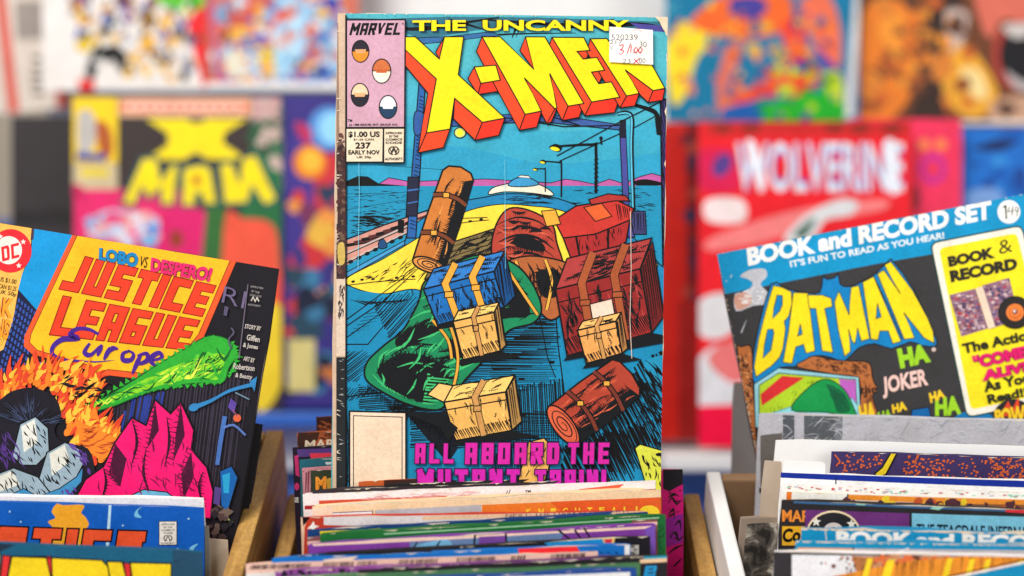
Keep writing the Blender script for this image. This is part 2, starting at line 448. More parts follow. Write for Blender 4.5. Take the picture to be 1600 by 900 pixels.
# ------------------------------------------------------------------ the setting
TZ = -0.352
o = box('table_top', -1.6, 1.6, -0.45, 0.95, TZ-0.03, TZ, M_TABLE); tag(o, kind='structure')
o = mesh('wall', [(-3, 1.5, -1.2), (3, 1.5, -1.2), (3, 1.5, 2.2), (-3, 1.5, 2.2)], [(0, 1, 2, 3)], M_WALL); tag(o, kind='structure')
o = mesh('floor', [(-4, -3, -1.1), (4, -3, -1.1), (4, 2, -1.1), (-4, 2, -1.1)], [(0, 1, 2, 3)], M_WALL); tag(o, kind='structure')

def zat(px, py, z):           # a point of height z seen at this pixel
    r = ray(px, py); return CAM + r * ((z - CAM.z) / r.z)
def crate(name, label, x0, x1, y0, y1, zt, mat, th, cat, inner=None, lean=0):
    t = tag(empty(name, Matrix.Translation(((x0+x1)/2, (y0+y1)/2, TZ))), label, cat)
    cx, cy = (x0+x1)/2, (y0+y1)/2
    def b(n, a0, a1, b0, b1, c0, c1, m=mat): return box(n, a0-cx, a1-cx, b0-cy, b1-cy, c0-TZ, c1-TZ, m, t, 0.0012)
    b('side_panel', x0, x0+th, y0, y1, TZ+.001, zt); b('side_panel', x1-th, x1, y0, y1, TZ+.001, zt)
    b('end_panel', x0+th+.0005, x1-th-.0005, y1-th, y1-.0004, TZ+.001, zt-.0006, inner or mat); b('end_panel', x0+th+.0005, x1-th-.0005, y0+.0004, y0+th, TZ+.001, zt-.02)
    b('bottom_panel', x0+th+.001, x1-th-.001, y0+th+.001, y1-th-.001, TZ+.002, TZ+.006, inner or mat)
    return t
crate('wooden_crate', 'varnished plywood crate at the left holding the comic in the orange title shield', -0.43, -0.1325, -0.20, 0.052, -0.115, M_WOOD, 0.010, 'crate')
crate('wooden_crate', 'varnished wooden crate in the middle under the tall standing comic', -0.1265, 0.1065, -0.20, 0.022, -0.139, M_WOOD, 0.009, 'crate')
# the middle crate's golden right rim rides above its dark wall
crate('cardboard_box', 'white cardboard box at the right holding the record sets', 0.108, 0.46, -0.20, 0.012, -0.118, M_CARDBX, 0.0078, 'box', M_CARDIN)
def slat(name, label, x0, x1, y0, y1, z0, z1, mat, cat):
    o = box(name, x0, x1, y0, y1, z0, z1, mat); tag(o, label, cat); return o

# display rack behind: two white tiers whose ledges carry the comics
rk = tag(empty('display_rack', Matrix.Translation((0, 0.55, TZ))), 'white tiered display rack holding the blurred comics behind', 'display rack')
def rk_box(n, p0, lean, w0, w1, hgt, th, mat, bev=.002):
    """board through point p0 (bottom edge), leaning back"""
    up = Vector((0, math.sin(R(lean)), math.cos(R(lean)))); bk = Vector((0, math.cos(R(lean)), -math.sin(R(lean))))
    q = []
    for a in (0, th):
        for (x, h_) in ((w0, 0), (w0, hgt), (w1, hgt), (w1, 0)):
            q.append(Vector((x, p0.y, p0.z)) + up*h_ + bk*a - Vector((0, .55, TZ)))
    return mesh(n, q, [(3, 2, 1, 0), (4, 5, 6, 7), (0, 1, 5, 4), (1, 2, 6, 5), (2, 3, 7, 6), (3, 0, 4, 7)], mat, rk, bev)
lowb = at(800, 735, 1.185); uppb = at(800, 205, 1.30)
rk_box('back_board', lowb, 25, -0.398, 0.66, 0.235, 0.008, M_WHITE)
rk_box('back_board', uppb, 25, -0.425, 0.66, 0.33, 0.008, M_WHITE)
pl_ = at(320, 142, 1.235)
rk_box('ledge', Vector((0, pl_.y, pl_.z)), 25, -0.365, -0.12, 0.0075, 0.05, M_WHITE)
pr_ = at(1300, 196, 1.245)
rk_box('ledge', Vector((0, pr_.y, pr_.z)), 25, 0.12, 0.60, 0.004, 0.05, M_WHITE)
lb_ = at(1100, 737, 1.13)
rk_box('ledge', Vector((0, lb_.y, lb_.z)), 25, 0.12, 0.64, 0.014, 0.05, M_WHITE)
lb2 = at(480, 668, 1.14)
rk_box('ledge', Vector((0, lb2.y, lb2.z)), 25, -0.425, -0.12, 0.012, 0.05, ink_card(C(40, 96, 190)))

G_UP = 'comics on the upper tier of the display rack'; G_LO = 'comics on the lower tier of the display rack'
def blobs(a, L):
    for b in L:
        col = b[0]; a.poly(sm(b[1], 4), col)
def rnd_blobs(a, reg, n, cols, r0, r1, seed=0):
    rn = random.Random(seed); xs = [p[0] for p in reg]; ys = [p[1] for p in reg]
    for i in range(n):
        while True:
            p = (rn.uniform(min(xs), max(xs)), rn.uniform(min(ys), max(ys)))
            if inside(p, reg): break
        r = rn.uniform(r0, r1); k = rn.randint(5, 8)
        a.poly(sm([(p[0]+math.cos(2*math.pi*j/k)*r*rn.uniform(.5, 1.4), p[1]+math.sin(2*math.pi*j/k)*r*rn.uniform(.5, 1.4)) for j in range(k)], 3), rn.choice(cols))
def bgcomic(tl, tr, d, label, base, group, lean=25, seed=3, h=.26):
    pl = Plane(tl, tr, d, lean, h=h); t = comic(pl, label, base, group, seed=seed)
    a = Art(pl); px_rect(pl, base, a); return pl, t, a
RED = C(238, 30, 40); GR = C(30, 150, 40)

# lower tier: black folder, yellow-lettered comic, purple comic, red comics, blue comic
pl, t, a = bgcomic((18, 182), (190, 182), 1.18, 'plain black magazine on the lower tier at the far left of the rack', C(54, 48, 50), G_LO)
a.poly([(20, 330), (120, 325), (120, 352), (20, 352)], C(40, 36, 38)); a.build(t)
pl, t, a = bgcomic((114, 152), (440, 152), 1.148, 'blurred black and pink comic with big yellow letters on the lower tier', C(60, 50, 48), G_LO)
a.poly([(114, 150), (184, 150), (184, 255), (114, 255)], C(248, 208, 30)); a.poly(sm([(122, 180), (140, 172), (150, 195), (146, 230), (124, 240)], 4), C(190, 184, 180))
a.poly(sm([(150, 190), (172, 200), (176, 240), (158, 246)], 4), C(180, 90, 40)); a.poly([(120, 238), (166, 240), (166, 252), (118, 250)], C(40, 70, 160))
a.poly([(114, 256), (184, 256), (184, 296), (114, 296)], C(206, 186, 150)); a.poly([(126, 264), (170, 264), (170, 276), (126, 276)], C(236, 210, 40))
a.poly([(186, 150), (392, 150), (392, 182), (186, 182)], C(236, 190, 150)); a.poly([(190, 158), (388, 158), (388, 176), (190, 176)], C(235, 110, 80))
for i in range(12): a.poly([(198+i*15.5, 161), (208+i*15.5, 161), (207+i*15.5, 173), (199+i*15.5, 173)], C(240, 216, 200))
a.poly([(392, 150), (440, 150), (440, 330), (392, 330)], C(44, 92, 62)); a.poly([(394, 152), (438, 152), (438, 188), (394, 190)], C(206, 160, 160)); a.poly(sm([(410, 200), (436, 196), (434, 232), (414, 232)], 4), C(196, 170, 160))
a.poly(sm([(402, 240), (438, 250), (440, 420), (380, 420), (376, 330)], 4), C(40, 110, 64))
a.poly([(116, 296), (300, 296), (320, 420), (340, 640), (116, 640)], C(232, 40, 110))
a.poly(sm([(140, 345), (170, 328), (210, 332), (246, 340), (250, 372), (225, 382), (180, 372), (140, 370)], 4), C(190, 196, 226))
a.poly(sm([(150, 340), (200, 334), (240, 344), (200, 352)], 4), C(236, 150, 150)); a.poly(sm([(216, 360), (246, 352), (244, 384), (220, 382)], 4), C(30, 140, 220))
a.poly(sm([(250, 350), (320, 330), (330, 380), (300, 640), (250, 640)], 4), C(224, 30, 110)); a.poly(sm([(266, 366), (280, 360), (286, 380), (270, 388)], 4), C(150, 60, 30))
a.poly(sm([(322, 330), (350, 325), (360, 420), (340, 640), (306, 640)], 4), C(52, 108, 52))
a.poly(sm([(350, 352), (380, 342), (424, 350), (436, 400), (440, 560), (352, 640)], 4), C(238, 88, 64))
a.poly(sm([(395, 500), (440, 480), (440, 600), (400, 640)], 4), C(238, 206, 50))
rnd_blobs(a, [(120, 300), (190, 300), (240, 400), (120, 400)], 16, [C(232, 40, 110), C(244, 70, 130), C(200, 30, 90)], 6, 14, 51); rnd_blobs(a, [(140, 335), (245, 335), (250, 380), (140, 378)], 22, [C(200, 210, 236), C(236, 170, 170), C(120, 180, 226), C(230, 220, 230)], 5, 11, 52); rnd_blobs(a, [(394, 155), (438, 155), (438, 330), (394, 330)], 26, [C(40, 90, 60), C(30, 110, 70), C(206, 180, 170), C(60, 80, 60)], 4, 10, 53); a.text('X', [(226, 186), (388, 186), (384, 248), (228, 250)], YEL, 0.16, C(36, 84, 110), 0.03)
a.poly(ell(306, 216, 44, 24), YEL)
def yletter(P): a.poly(P, YEL, ow=5, oc=C(30, 86, 96)); 
yletter([(190, 318), (222, 246), (246, 246), (252, 280), (270, 254), (280, 258), (272, 320), (252, 320), (250, 296), (232, 312), (222, 294), (210, 322)])
yletter([(284, 322), (286, 262), (316, 256), (330, 262), (340, 320), (318, 320), (314, 304), (306, 304), (306, 322)])
yletter([(350, 320), (342, 256), (362, 252), (376, 284), (378, 246), (400, 240), (434, 312), (414, 322), (394, 292), (388, 318)])
a.poly([(300, 276), (312, 274), (314, 288), (302, 290)], C(190, 90, 40))
a.build(t)
pl, t, a = bgcomic((442, 150), (775, 150), 1.152, 'blurred purple and red comic with blue and yellow globes beside the standing comic', C(58, 48, 130), G_LO, h=.252)
a.poly([(470, 240), (600, 240), (600, 420), (450, 420)], C(206, 52, 60)); a.poly(sm([(446, 240), (480, 200), (490, 320), (456, 400), (442, 330)], 4), C(66, 52, 140))
a.poly(ell(514, 200, 31, 34), C(90, 150, 220)); a.poly(ell(520, 200, 22, 25), C(150, 214, 250))
a.poly(ell(484, 254, 26, 27), C(240, 130, 30)); a.poly(ell(486, 252, 17, 18), C(252, 190, 60))
a.poly(sm([(462, 190), (486, 202), (484, 226), (468, 214)], 4), C(190, 46, 96))
rnd_blobs(a, [(446, 290), (540, 290), (540, 520), (446, 520)], 34, [C(210, 60, 60), C(236, 150, 70), C(60, 50, 120), C(40, 60, 90), C(232, 180, 70), C(120, 50, 90)], 8, 22, 4)
rnd_blobs(a, [(446, 400), (540, 400), (540, 620), (446, 620)], 22, [C(40, 70, 90), C(60, 120, 160), C(30, 36, 60), C(200, 120, 60), C(70, 60, 120)], 10, 24, 5)
a.poly([(450, 530), (492, 530), (492, 612), (450, 612)], C(214, 200, 130)); a.build(t)

pl, t, a = bgcomic((760, 192), (1094, 192), 1.165, 'dark red comic showing a narrow strip right of the standing comic', C(196, 28, 18), G_LO)
a.poly([(1072, 190), (1096, 190), (1096, 720), (1072, 720)], C(120, 20, 24)); rnd_blobs(a, [(1074, 200), (1094, 200), (1094, 470), (1074, 470)], 18, [C(60, 30, 50), C(150, 60, 50), C(50, 40, 70)], 6, 12, 8)
a.poly([(1060, 470), (1096, 470), (1096, 720), (1060, 720)], C(150, 26, 24)); a.build(t)
pl, t, a = bgcomic((1092, 190), (1424, 190), 1.135, 'blurred bright red comic with white spiky title letters on the lower tier', C(238, 28, 40), G_LO)
a.poly([(1100, 190), (1424, 190), (1424, 212), (1100, 212)], C(206, 36, 36))
for i, x in enumerate((1116, 1160, 1290, 1330, 1380)): a.poly(sm([(x, 196), (x+26, 192), (x+24, 208), (x+4, 208)], 3), C(150, 40, 30))
a.poly(sm([(1092, 240), (1120, 232), (1150, 240), (1154, 292), (1120, 300), (1092, 290)], 4), C(222, 24, 80)); a.poly(ell(1128, 258, 14, 20, 30), C(90, 60, 140))
a.text('WOLVERINE', [(1150, 222), (1412, 222), (1412, 300), (1150, 300)], C(232, 238, 248), 0.012, C(90, 100, 200), 0.03)
a.poly(sm([(1165, 226), (1180, 224), (1196, 280), (1186, 298)], 4), C(238, 240, 250)); a.poly(sm([(1380, 226), (1400, 224), (1404, 296), (1388, 296)], 4), C(238, 240, 250))
a.poly(sm([(1104, 312), (1160, 312), (1162, 346), (1106, 346)], 4), C(246, 226, 226))
a.poly(sm([(1110, 372), (1200, 340), (1290, 320), (1380, 312), (1378, 328), (1280, 346), (1200, 376), (1110, 392)], 4), C(246, 130, 130))
a.poly(sm([(1225, 372), (1260, 336), (1310, 312), (1340, 316), (1330, 336), (1290, 344), (1270, 372), (1240, 380)], 4), C(222, 222, 224))
a.poly(sm([(1240, 366), (1268, 342), (1274, 346), (1256, 372)], 4), C(60, 100, 84))
a.poly(sm([(1092, 470), (1140, 460), (1150, 510), (1120, 530), (1092, 520)], 4), C(226, 222, 226)); a.poly(sm([(1092, 560), (1140, 540), (1170, 600), (1150, 690), (1110, 690), (1092, 640)], 4), C(228, 226, 232))
a.poly(sm([(1105, 560), (1150, 530), (1190, 560), (1150, 600)], 4), C(236, 120, 120)); a.poly([(1092, 634), (1200, 630), (1200, 722), (1092, 722)], C(250, 8, 66)); a.build(t)
pl, t, a = bgcomic((1330, 186), (1502, 186), 1.155, 'pink and red magazine between the white lettered red comic and the blue comic', C(240, 40, 78), G_LO)
a.poly([(1418, 186), (1502, 188), (1502, 420), (1420, 420)], C(242, 52, 92)); a.poly(ell(1444, 226, 10, 10), C(250, 130, 80)); a.poly(ell(1470, 226, 10, 10), C(250, 130, 80))
a.poly(ell(1458, 264, 21, 24), C(206, 44, 150), holes=[ell(1458, 264, 12, 14)]); a.poly(ell(1430, 310, 7, 20), C(150, 50, 60)); a.build(t)
pl, t, a = bgcomic((1496, 200), (1826, 200), 1.17, 'bright blue comic at the right end of the lower tier', C(28, 110, 200), G_LO)
rnd_blobs(a, [(1500, 205), (1640, 205), (1640, 420), (1500, 420)], 24, [C(20, 90, 180), C(50, 140, 220), C(24, 70, 150)], 8, 20, 9)
a.poly(sm([(1520, 232), (1560, 218), (1590, 222), (1560, 236)], 4), C(24, 40, 90)); a.poly(sm([(1512, 300), (1560, 296), (1566, 330), (1520, 330)], 4), C(120, 160, 220)); a.build(t)

# upper tier
pl, t, a = bgcomic((-66, -276), (236, -304), 1.262, 'white comic with red side stripes and a price column at the upper left', C(214, 200, 188), G_UP)
a.poly([(-10, -20), (8, -20), (32, 182), (14, 182)], C(214, 90, 76)); a.poly([(66, -20), (82, -20), (110, 186), (92, 186)], C(214, 90, 76))
a.poly([(8, -20), (66, -20), (92, 186), (32, 186)], C(222, 208, 196))
for i in range(6): a.poly([(24+i*7, 2), (29+i*7, 2), (32+i*7, 62), (27+i*7, 62)], C(120, 108, 104))
for y in (88, 104, 116, 128, 142): a.poly([(50, y), (68, y), (70, y+7), (52, y+7)], C(110, 98, 92))
a.build(t)
pl, t, a = bgcomic((66, -375), (322, -375), 1.235, 'white comic crowded with small black and yellow shapes on the upper left tier', C(236, 228, 224), G_UP, h=.287)
a.poly([(322, -20), (330, 40), (346, 138), (318, 138), (292, 40)], C(234, 20, 30))
rnd_blobs(a, [(110, -5), (290, -5), (290, 60), (120, 60)], 46, [K, C(240, 180, 30), C(60, 90, 170), C(190, 120, 60), C(230, 226, 224), C(100, 60, 40), C(110, 70, 150)], 5, 15, 11)
a.poly(sm([(240, -10), (310, -14), (316, 12), (270, 16)], 4), C(90, 190, 40))
for P in ([(140, 90), (160, 60), (190, 76), (180, 92), (156, 104), (146, 124), (134, 118)], [(176, 70), (200, 86), (212, 116), (196, 120), (180, 100)]): a.poly(sm(P, 4), K)
a.poly(ell(214, 94, 15, 13), C(242, 176, 30)); a.poly(ell(268, 110, 10, 20), C(236, 170, 40)); a.poly(ell(288, 118, 7, 10), K); a.poly(ell(132, 70, 14, 12), C(226, 190, 50))
a.poly([(122, 124), (148, 124), (148, 150), (124, 150)], C(230, 30, 30)); rnd_blobs(a, [(220, 55), (312, 55), (312, 100), (220, 100)], 16, [C(240, 180, 50), C(120, 60, 40), C(90, 80, 110)], 5, 11, 13)
rnd_blobs(a, [(120, 10), (300, 5), (306, 110), (190, 116), (130, 90)], 100, [C(236, 230, 226), K, C(236, 230, 226), C(200, 140, 70), C(240, 190, 60), C(120, 130, 170)], 3, 9, 54); a.build(t)
pl, t, a = bgcomic((310, -372), (560, -372), 1.238, 'comic full of pale blue and orange shapes on the upper tier left of centre', C(206, 110, 90), G_UP, h=.285)
rnd_blobs(a, [(325, -10), (540, -10), (540, 130), (340, 130)], 90, [C(150, 196, 232), C(232, 90, 50), C(240, 170, 60), C(40, 90, 180), C(226, 226, 230), C(200, 80, 70), C(120, 160, 200)], 8, 22, 14)
a.poly(sm([(376, 60), (410, 52), (430, 80), (400, 86)], 4), C(30, 80, 190)); a.poly(ell(420, 96, 16, 24), C(246, 206, 40)); a.poly(ell(455, 70, 22, 50, 20), C(164, 214, 246)); a.poly(ell(370, 96, 18, 30), C(230, 222, 200)); a.poly(ell(516, 6, 20, 12), C(20, 60, 190))
rnd_blobs(a, [(340, 0), (540, 0), (540, 135), (350, 135)], 110, [C(226, 226, 232), C(214, 90, 60), C(240, 190, 80), C(60, 110, 190), C(160, 200, 236), C(90, 50, 60), C(236, 150, 120)], 3, 9, 45); a.poly([(322, -10), (332, -10), (352, 140), (342, 140)], C(190, 90, 130)); a.build(t)
pl, t, a = bgcomic((1040, -314), (1342, -314), 1.237, 'teal comic with red, yellow and green shapes on the upper tier right of centre', C(10, 118, 160), G_UP, h=.28)
a.poly(sm([(1040, 80), (1060, 40), (1110, 26), (1120, 60), (1090, 90), (1070, 150), (1050, 160)], 5), C(246, 220, 40))
a.poly(sm([(1080, 30), (1140, -10), (1220, -10), (1250, 20), (1220, 50), (1160, 60), (1100, 50)], 5), C(240, 104, 40)); a.poly(sm([(1140, 0), (1180, -6), (1200, 10), (1180, 30), (1150, 26)], 4), C(70, 60, 150))
a.poly(sm([(1220, 40), (1255, 30), (1262, 80), (1284, 130), (1250, 155), (1200, 150), (1140, 170), (1130, 158), (1190, 130), (1230, 100)], 5), C(236, 66, 40))
a.poly(sm([(1205, 70), (1222, 76), (1240, 110), (1226, 112), (1208, 90)], 4), C(190, 170, 60)); a.poly(sm([(1140, 60), (1160, 70), (1138, 130), (1124, 184), (1120, 130)], 4), C(220, 110, 90))
rnd_blobs(a, [(1050, 10), (1310, 0), (1300, 180), (1060, 180)], 70, [C(240, 120, 50), C(214, 60, 40), C(20, 110, 150), C(16, 90, 140), C(236, 196, 60), C(70, 60, 130), C(226, 150, 110)], 3, 9, 43); a.poly(sm([(1245, 10), (1290, -10), (1312, 40), (1312, 100), (1296, 110), (1270, 60)], 5), C(238, 112, 80)); a.poly(sm([(1270, 70), (1312, 110), (1318, 130), (1290, 110)], 4), C(96, 60, 160))
a.poly(sm([(1160, 170), (1230, 155), (1270, 140), (1300, 130), (1316, 190), (1200, 200)], 5), C(30, 176, 40)); a.poly(sm([(1286, 112), (1314, 122), (1316, 160), (1296, 150)], 4), C(190, 214, 30))
a.poly(sm([(1130, 170), (1180, 160), (1190, 190), (1136, 190)], 4), C(20, 90, 170)); rnd_blobs(a, [(1130, 10), (1300, 0), (1300, 150), (1140, 150)], 40, [C(240, 120, 50), C(200, 60, 40), C(30, 100, 150), C(230, 180, 60), C(90, 60, 120)], 4, 11, 41); a.text('BAT', [(1030, 4), (1062, 4), (1062, 22), (1030, 22)], C(90, 180, 200))
rnd_blobs(a, [(1220, 100), (1310, 90), (1310, 185), (1180, 185)], 22, [C(30, 176, 40), C(20, 130, 50), C(190, 214, 30), C(90, 60, 150)], 4, 10, 44); a.poly([(1336, -20), (1346, -20), (1332, 184), (1320, 184)], C(226, 222, 220)); a.build(t)
pl, t, a = bgcomic((1340, -310), (1700, -310), 1.25, 'orange and black comic with a dark open round shape at the upper right', C(110, 62, 36), G_UP, h=.288)
a.poly(sm([(1350, 20), (1400, 0), (1440, 30), (1450, 90), (1400, 180), (1340, 190)], 5), C(232, 126, 40)); a.poly(sm([(1376, 30), (1410, 20), (1424, 60), (1396, 100)], 4), C(246, 150, 50))
a.poly(sm([(1440, -20), (1500, -20), (1490, 60), (1470, 120), (1480, 190), (1420, 190), (1446, 110)], 5), C(58, 40, 34))
a.poly(sm([(1476, 20), (1512, 20), (1506, 60), (1490, 90)], 4), C(206, 180, 170)); a.poly(sm([(1470, 120), (1500, 70), (1530, 90), (1560, 150), (1530, 184), (1490, 170)], 5), C(240, 170, 50)); a.poly(sm([(1500, 110), (1530, 110), (1544, 150), (1520, 150)], 4), C(250, 220, 150))
rnd_blobs(a, [(1346, 10), (1500, 0), (1540, 180), (1346, 186)], 60, [C(240, 150, 50), C(200, 96, 40), C(150, 80, 40), C(90, 56, 40), C(220, 130, 50)], 6, 16, 42); a.poly(sm([(1530, -20), (1640, -20), (1640, 40), (1570, 30), (1548, 60), (1530, 30)], 5), C(222, 110, 90)); a.poly(ell(1590, 86, 40, 54), C(180, 60, 50)); a.poly(ell(1594, 86, 33, 46), C(22, 18, 22))
a.poly(sm([(1566, 40), (1610, 36), (1612, 52), (1586, 60)], 4), C(206, 196, 190)); a.poly(sm([(1570, 110), (1600, 128), (1630, 120), (1626, 138), (1590, 140)], 4), C(190, 180, 180))
a.poly(sm([(1548, 160), (1600, 150), (1650, 160), (1640, 200), (1560, 200)], 4), C(206, 160, 130)); a.poly(sm([(1556, 160), (1590, 166), (1570, 184)], 4), C(90, 60, 50)); a.build(t)

# ------------------------------------------------------------------ the standing comic in the middle
pl = Plane((528, 21), (1043, 27), 0.731, 25, d2=0.7285, h=0.262, bend=lambda t: 0.0009*math.sin(math.pi*t)+0.0005*math.sin(5*t))
MAIN = comic(pl, 'tall blue comic standing highest in the middle with red and yellow block title', C(226, 206, 178), seed=21, rough=0.0006, thick=0.003)
INK0 = C(16, 22, 34); CY = C(70, 178, 202); CY2 = C(30, 142, 182); CY3 = C(20, 132, 190); DB = C(30, 72, 120); PUR = C(72, 74, 150)
a = Art(pl, 0, 'cover_artwork', M_WORN)
px_rect(pl, C(78, 176, 190), a)
for i, (y, c_) in enumerate(((130, C(70, 172, 194)), (200, C(56, 164, 194)), (250, C(44, 156, 194)))):
    a.poly(sm([(535, y), (700, y-22), (860, y+6), (1050, y-14)], 6, False) + [(1050, 780), (535, 780)], c_)
# top: steelwork in the sky
a.poly([(541, 28), (600, 30), (700, 27), (840, 28), (1042, 34), (1042, 50), (930, 40), (760, 46), (660, 62), (600, 40), (541, 34)], C(48, 110, 130))
for P, w_ in (([(560, 34), (640, 46), (700, 40), (780, 28)], 7), ([(640, 70), (720, 60), (800, 54), (900, 52)], 3.5), ([(760, 32), (900, 40), (1000, 38), (1038, 44)], 8), ([(800, 60), (812, 30)], 4), ([(806, 60), (818, 30)], 2), ([(880, 46), (960, 30)], 5), ([(700, 30), (760, 48)], 4), ([(560, 52), (650, 66), (700, 58)], 3)):
    a.line(P, w_, K, .3, .3, 1, n=4)
a.poly([(650, 60), (700, 58), (770, 50), (780, 56), (700, 66), (652, 70)], C(52, 104, 160), ow=1.2)
a.poly([(985, 36), (1035, 40), (1038, 50), (1000, 47)], C(76, 70, 150))
# far shore and water
a.poly([(541, 292), (560, 283), (590, 289), (608, 278), (640, 284), (700, 282), (760, 280), (860, 286), (884, 280), (905, 283), (930, 288), (952, 280), (975, 287), (1000, 276), (1018, 271), (1042, 277), (1042, 292), (541, 296)], C(190, 92, 160), ow=1.3)
a.poly([(541, 283), (560, 275), (575, 276), (592, 287), (640, 291), (541, 292)], K)
a.poly(sm([(990, 284), (1010, 280), (1040, 288), (1000, 291)], 4), K)
a.poly([(541, 291), (1042, 290), (1042, 640), (541, 640)], CY2)
for P in ([(541, 309), (660, 298)], [(541, 328), (655, 309)], [(590, 258), (700, 266)], [(541, 303), (600, 302)]): a.line(P, 1.6, K, .4, .4)
a.marks([(545, 296), (650, 296), (640, 360), (545, 370)], 60, 0, 12, 1.2, K, 8)
a.marks([(545, 335), (640, 330), (600, 360), (545, 372)], 34, 0, 30, 2.2, K, 6)
a.marks([(860, 294), (1030, 292), (1030, 350), (900, 340)], 22, 0, 22, 1.8, K, 5)
a.marks([(960, 300), (1030, 300), (1030, 420), (1000, 400)], 20, 10, 20, 1.4, K, 10)
# left rail track
a.poly([(541, 376), (600, 353), (650, 336), (700, 322), (700, 330), (650, 352), (541, 415)], C(210, 146, 132))
a.line([(541, 374), (600, 352), (700, 318)], 2.2, K)
for i in range(10):
    x = 545+i*11.5; y = 378-i*4.2; a.poly([(x-4, y+3), (x+34, y-3-i*.8), (x+36, y+1-i*.8), (x-2, y+8)], C(90, 42, 42) if i % 2 else K)
for (p, q) in (((541, 396), (690, 330)), ((541, 410), (670, 346))): a.line([p, q], 3.4, C(196, 176, 170)); a.line([(p[0], p[1]+2), (q[0], q[1]+2)], 1.6, K)
for i in range(8): a.poly(ell(548+i*13, 409-i*6.3, 4.5, 3, -20, 8), K)
a.poly([(541, 426), (640, 372), (700, 340), (700, 345), (640, 378), (541, 434)], C(70, 150, 200), ow=1.4)
# roof: far cars, yellow glare, riveted plates
a.poly(sm([(700, 322), (760, 308), (800, 303), (870, 310), (940, 340), (1000, 380), (1030, 412), (1050, 440), (1050, 560), (700, 560), (640, 420), (640, 360)], 5), C(30, 130, 180), ow=1.8)
a.poly(sm([(764, 304), (770, 294), (790, 288), (820, 283), (846, 290), (862, 300), (862, 306), (830, 302), (790, 300)], 5), C(232, 228, 206), ow=1.6)
a.poly(sm([(794, 290), (806, 279), (826, 278), (842, 288), (818, 292)], 4), C(60, 150, 200), ow=1.6); a.poly([(808, 277), (814, 274), (826, 275), (830, 279)], C(220, 220, 210), ow=1.3)
a.marks([(780, 304), (870, 308), (880, 320), (770, 322)], 16, 3, 40, 1.3, K, 4)
a.poly(sm([(541, 436), (600, 404), (660, 368), (720, 334), (776, 320), (830, 322), (880, 330), (950, 362), (1000, 398), (1028, 414), (1000, 430), (900, 470), (700, 470), (650, 452), (600, 459), (560, 452)], 6), C(250, 218, 66), ow=1.6)
a.marks([(560, 432), (650, 400), (650, 440), (580, 450)], 22, -20, 14, 1.6, K, 20); a.marks([(600, 415), (700, 380), (660, 450), (600, 452)], 14, -45, 26, 1.4, K, 8)
for P in ([(541, 446), (590, 440), (650, 436)], [(700, 352), (740, 346), (764, 344)], [(704, 342), (762, 340)], [(860, 340), (900, 346), (960, 372)]): a.line(P, 1.5, K)
for x, y in ((552, 440), (566, 437), (583, 436), (620, 434), (646, 432), (716, 348), (735, 346), (752, 343)): a.poly(ell(x, y, 3.2, 2, -6, 8), K)
# blue plates below
a.poly([(541, 452), (560, 454), (620, 462), (670, 456), (700, 500), (1042, 470), (1042, 780), (541, 780)], C(20, 134, 178))
for P in ([(541, 500), (650, 420)], [(541, 510), (600, 470), (655, 418)], [(541, 538), (575, 538), (640, 462)], [(541, 528), (600, 486)], [(541, 620), (600, 612), (660, 620)]): a.line(P, 2.0, K, 1, .6)
for i in range(9): a.line([(548+i*8, 468+i*1), (572+i*8, 476-i*1), (580+i*7, 470)], 2.2, K, .3, .3)
for i in range(6): a.line([(548+i*5, 520-i*6), (570+i*9, 514-i*6)], 1.8, K, .5, .2)
a.hatch([(541, 548), (582, 544), (574, 575), (560, 596), (541, 598)], -38, 3.1, 1.7)
a.hatch([(541, 606), (590, 600), (620, 606), (541, 628)], -50, 3.6, 1.6)
a.hatch([(610, 628), (700, 600), (820, 620), (800, 650), (690, 652), (640, 652), (600, 640)], -2, 2.7, 1.9)
a.hatch([(672, 660), (700, 648), (900, 640), (890, 700), (720, 700), (700, 706)], 2, 2.7, 1.8)
a.hatch([(716, 560), (800, 530), (870, 480), (880, 560), (830, 575), (720, 600)], 1, 3.0, 1.9)
a.hatch([(760, 470), (860, 455), (880, 540), (780, 540)], 1, 2.8, 1.8)
a.hatch([(804, 600), (880, 590), (880, 700), (800, 760), (760, 760)], 87, 3.1, 2.0)
a.poly([(640, 652), (700, 640), (716, 700), (700, 724), (672, 690)], INK0); a.hatch([(760, 560), (870, 540), (880, 600), (770, 620)], 0, 3.4, 1.6); a.hatch([(884, 690), (1000, 660), (1040, 700), (1000, 760), (860, 770)], 64, 4.6, 3.4, jit=.5); a.hatch([(580, 470), (640, 450), (660, 470), (610, 540)], -48, 4, 1.8); a.hatch([(560, 600), (700, 640), (690, 700), (640, 700), (640, 645), (560, 640)], -4, 3, 1.7)
a.hatch([(1000, 560), (1042, 545), (1042, 700), (990, 740), (880, 780), (900, 700)], 62, 4.2, 3.0, jit=.5)
a.hatch([(960, 680), (1042, 640), (1042, 720), (1000, 700), (960, 780), (930, 780)], 66, 3.4, 1.7)
a.poly(sm([(1008, 565), (1042, 556), (1042, 588), (1022, 600), (1010, 590)], 4), CY2)
a.marks([(1000, 560), (1040, 560), (1040, 690), (1000, 690)], 30, 52, 40, 3.0, K, 5)
a.line([(868, 486), (872, 540), (880, 600), (884, 640)], 2, K); a.line([(840, 480), (856, 560), (868, 590)], 1.6, K)
for x, y in ((815, 592), (817, 648), (862, 566)): a.poly(ell(x, y, 5, 2.4, 0, 10), K)
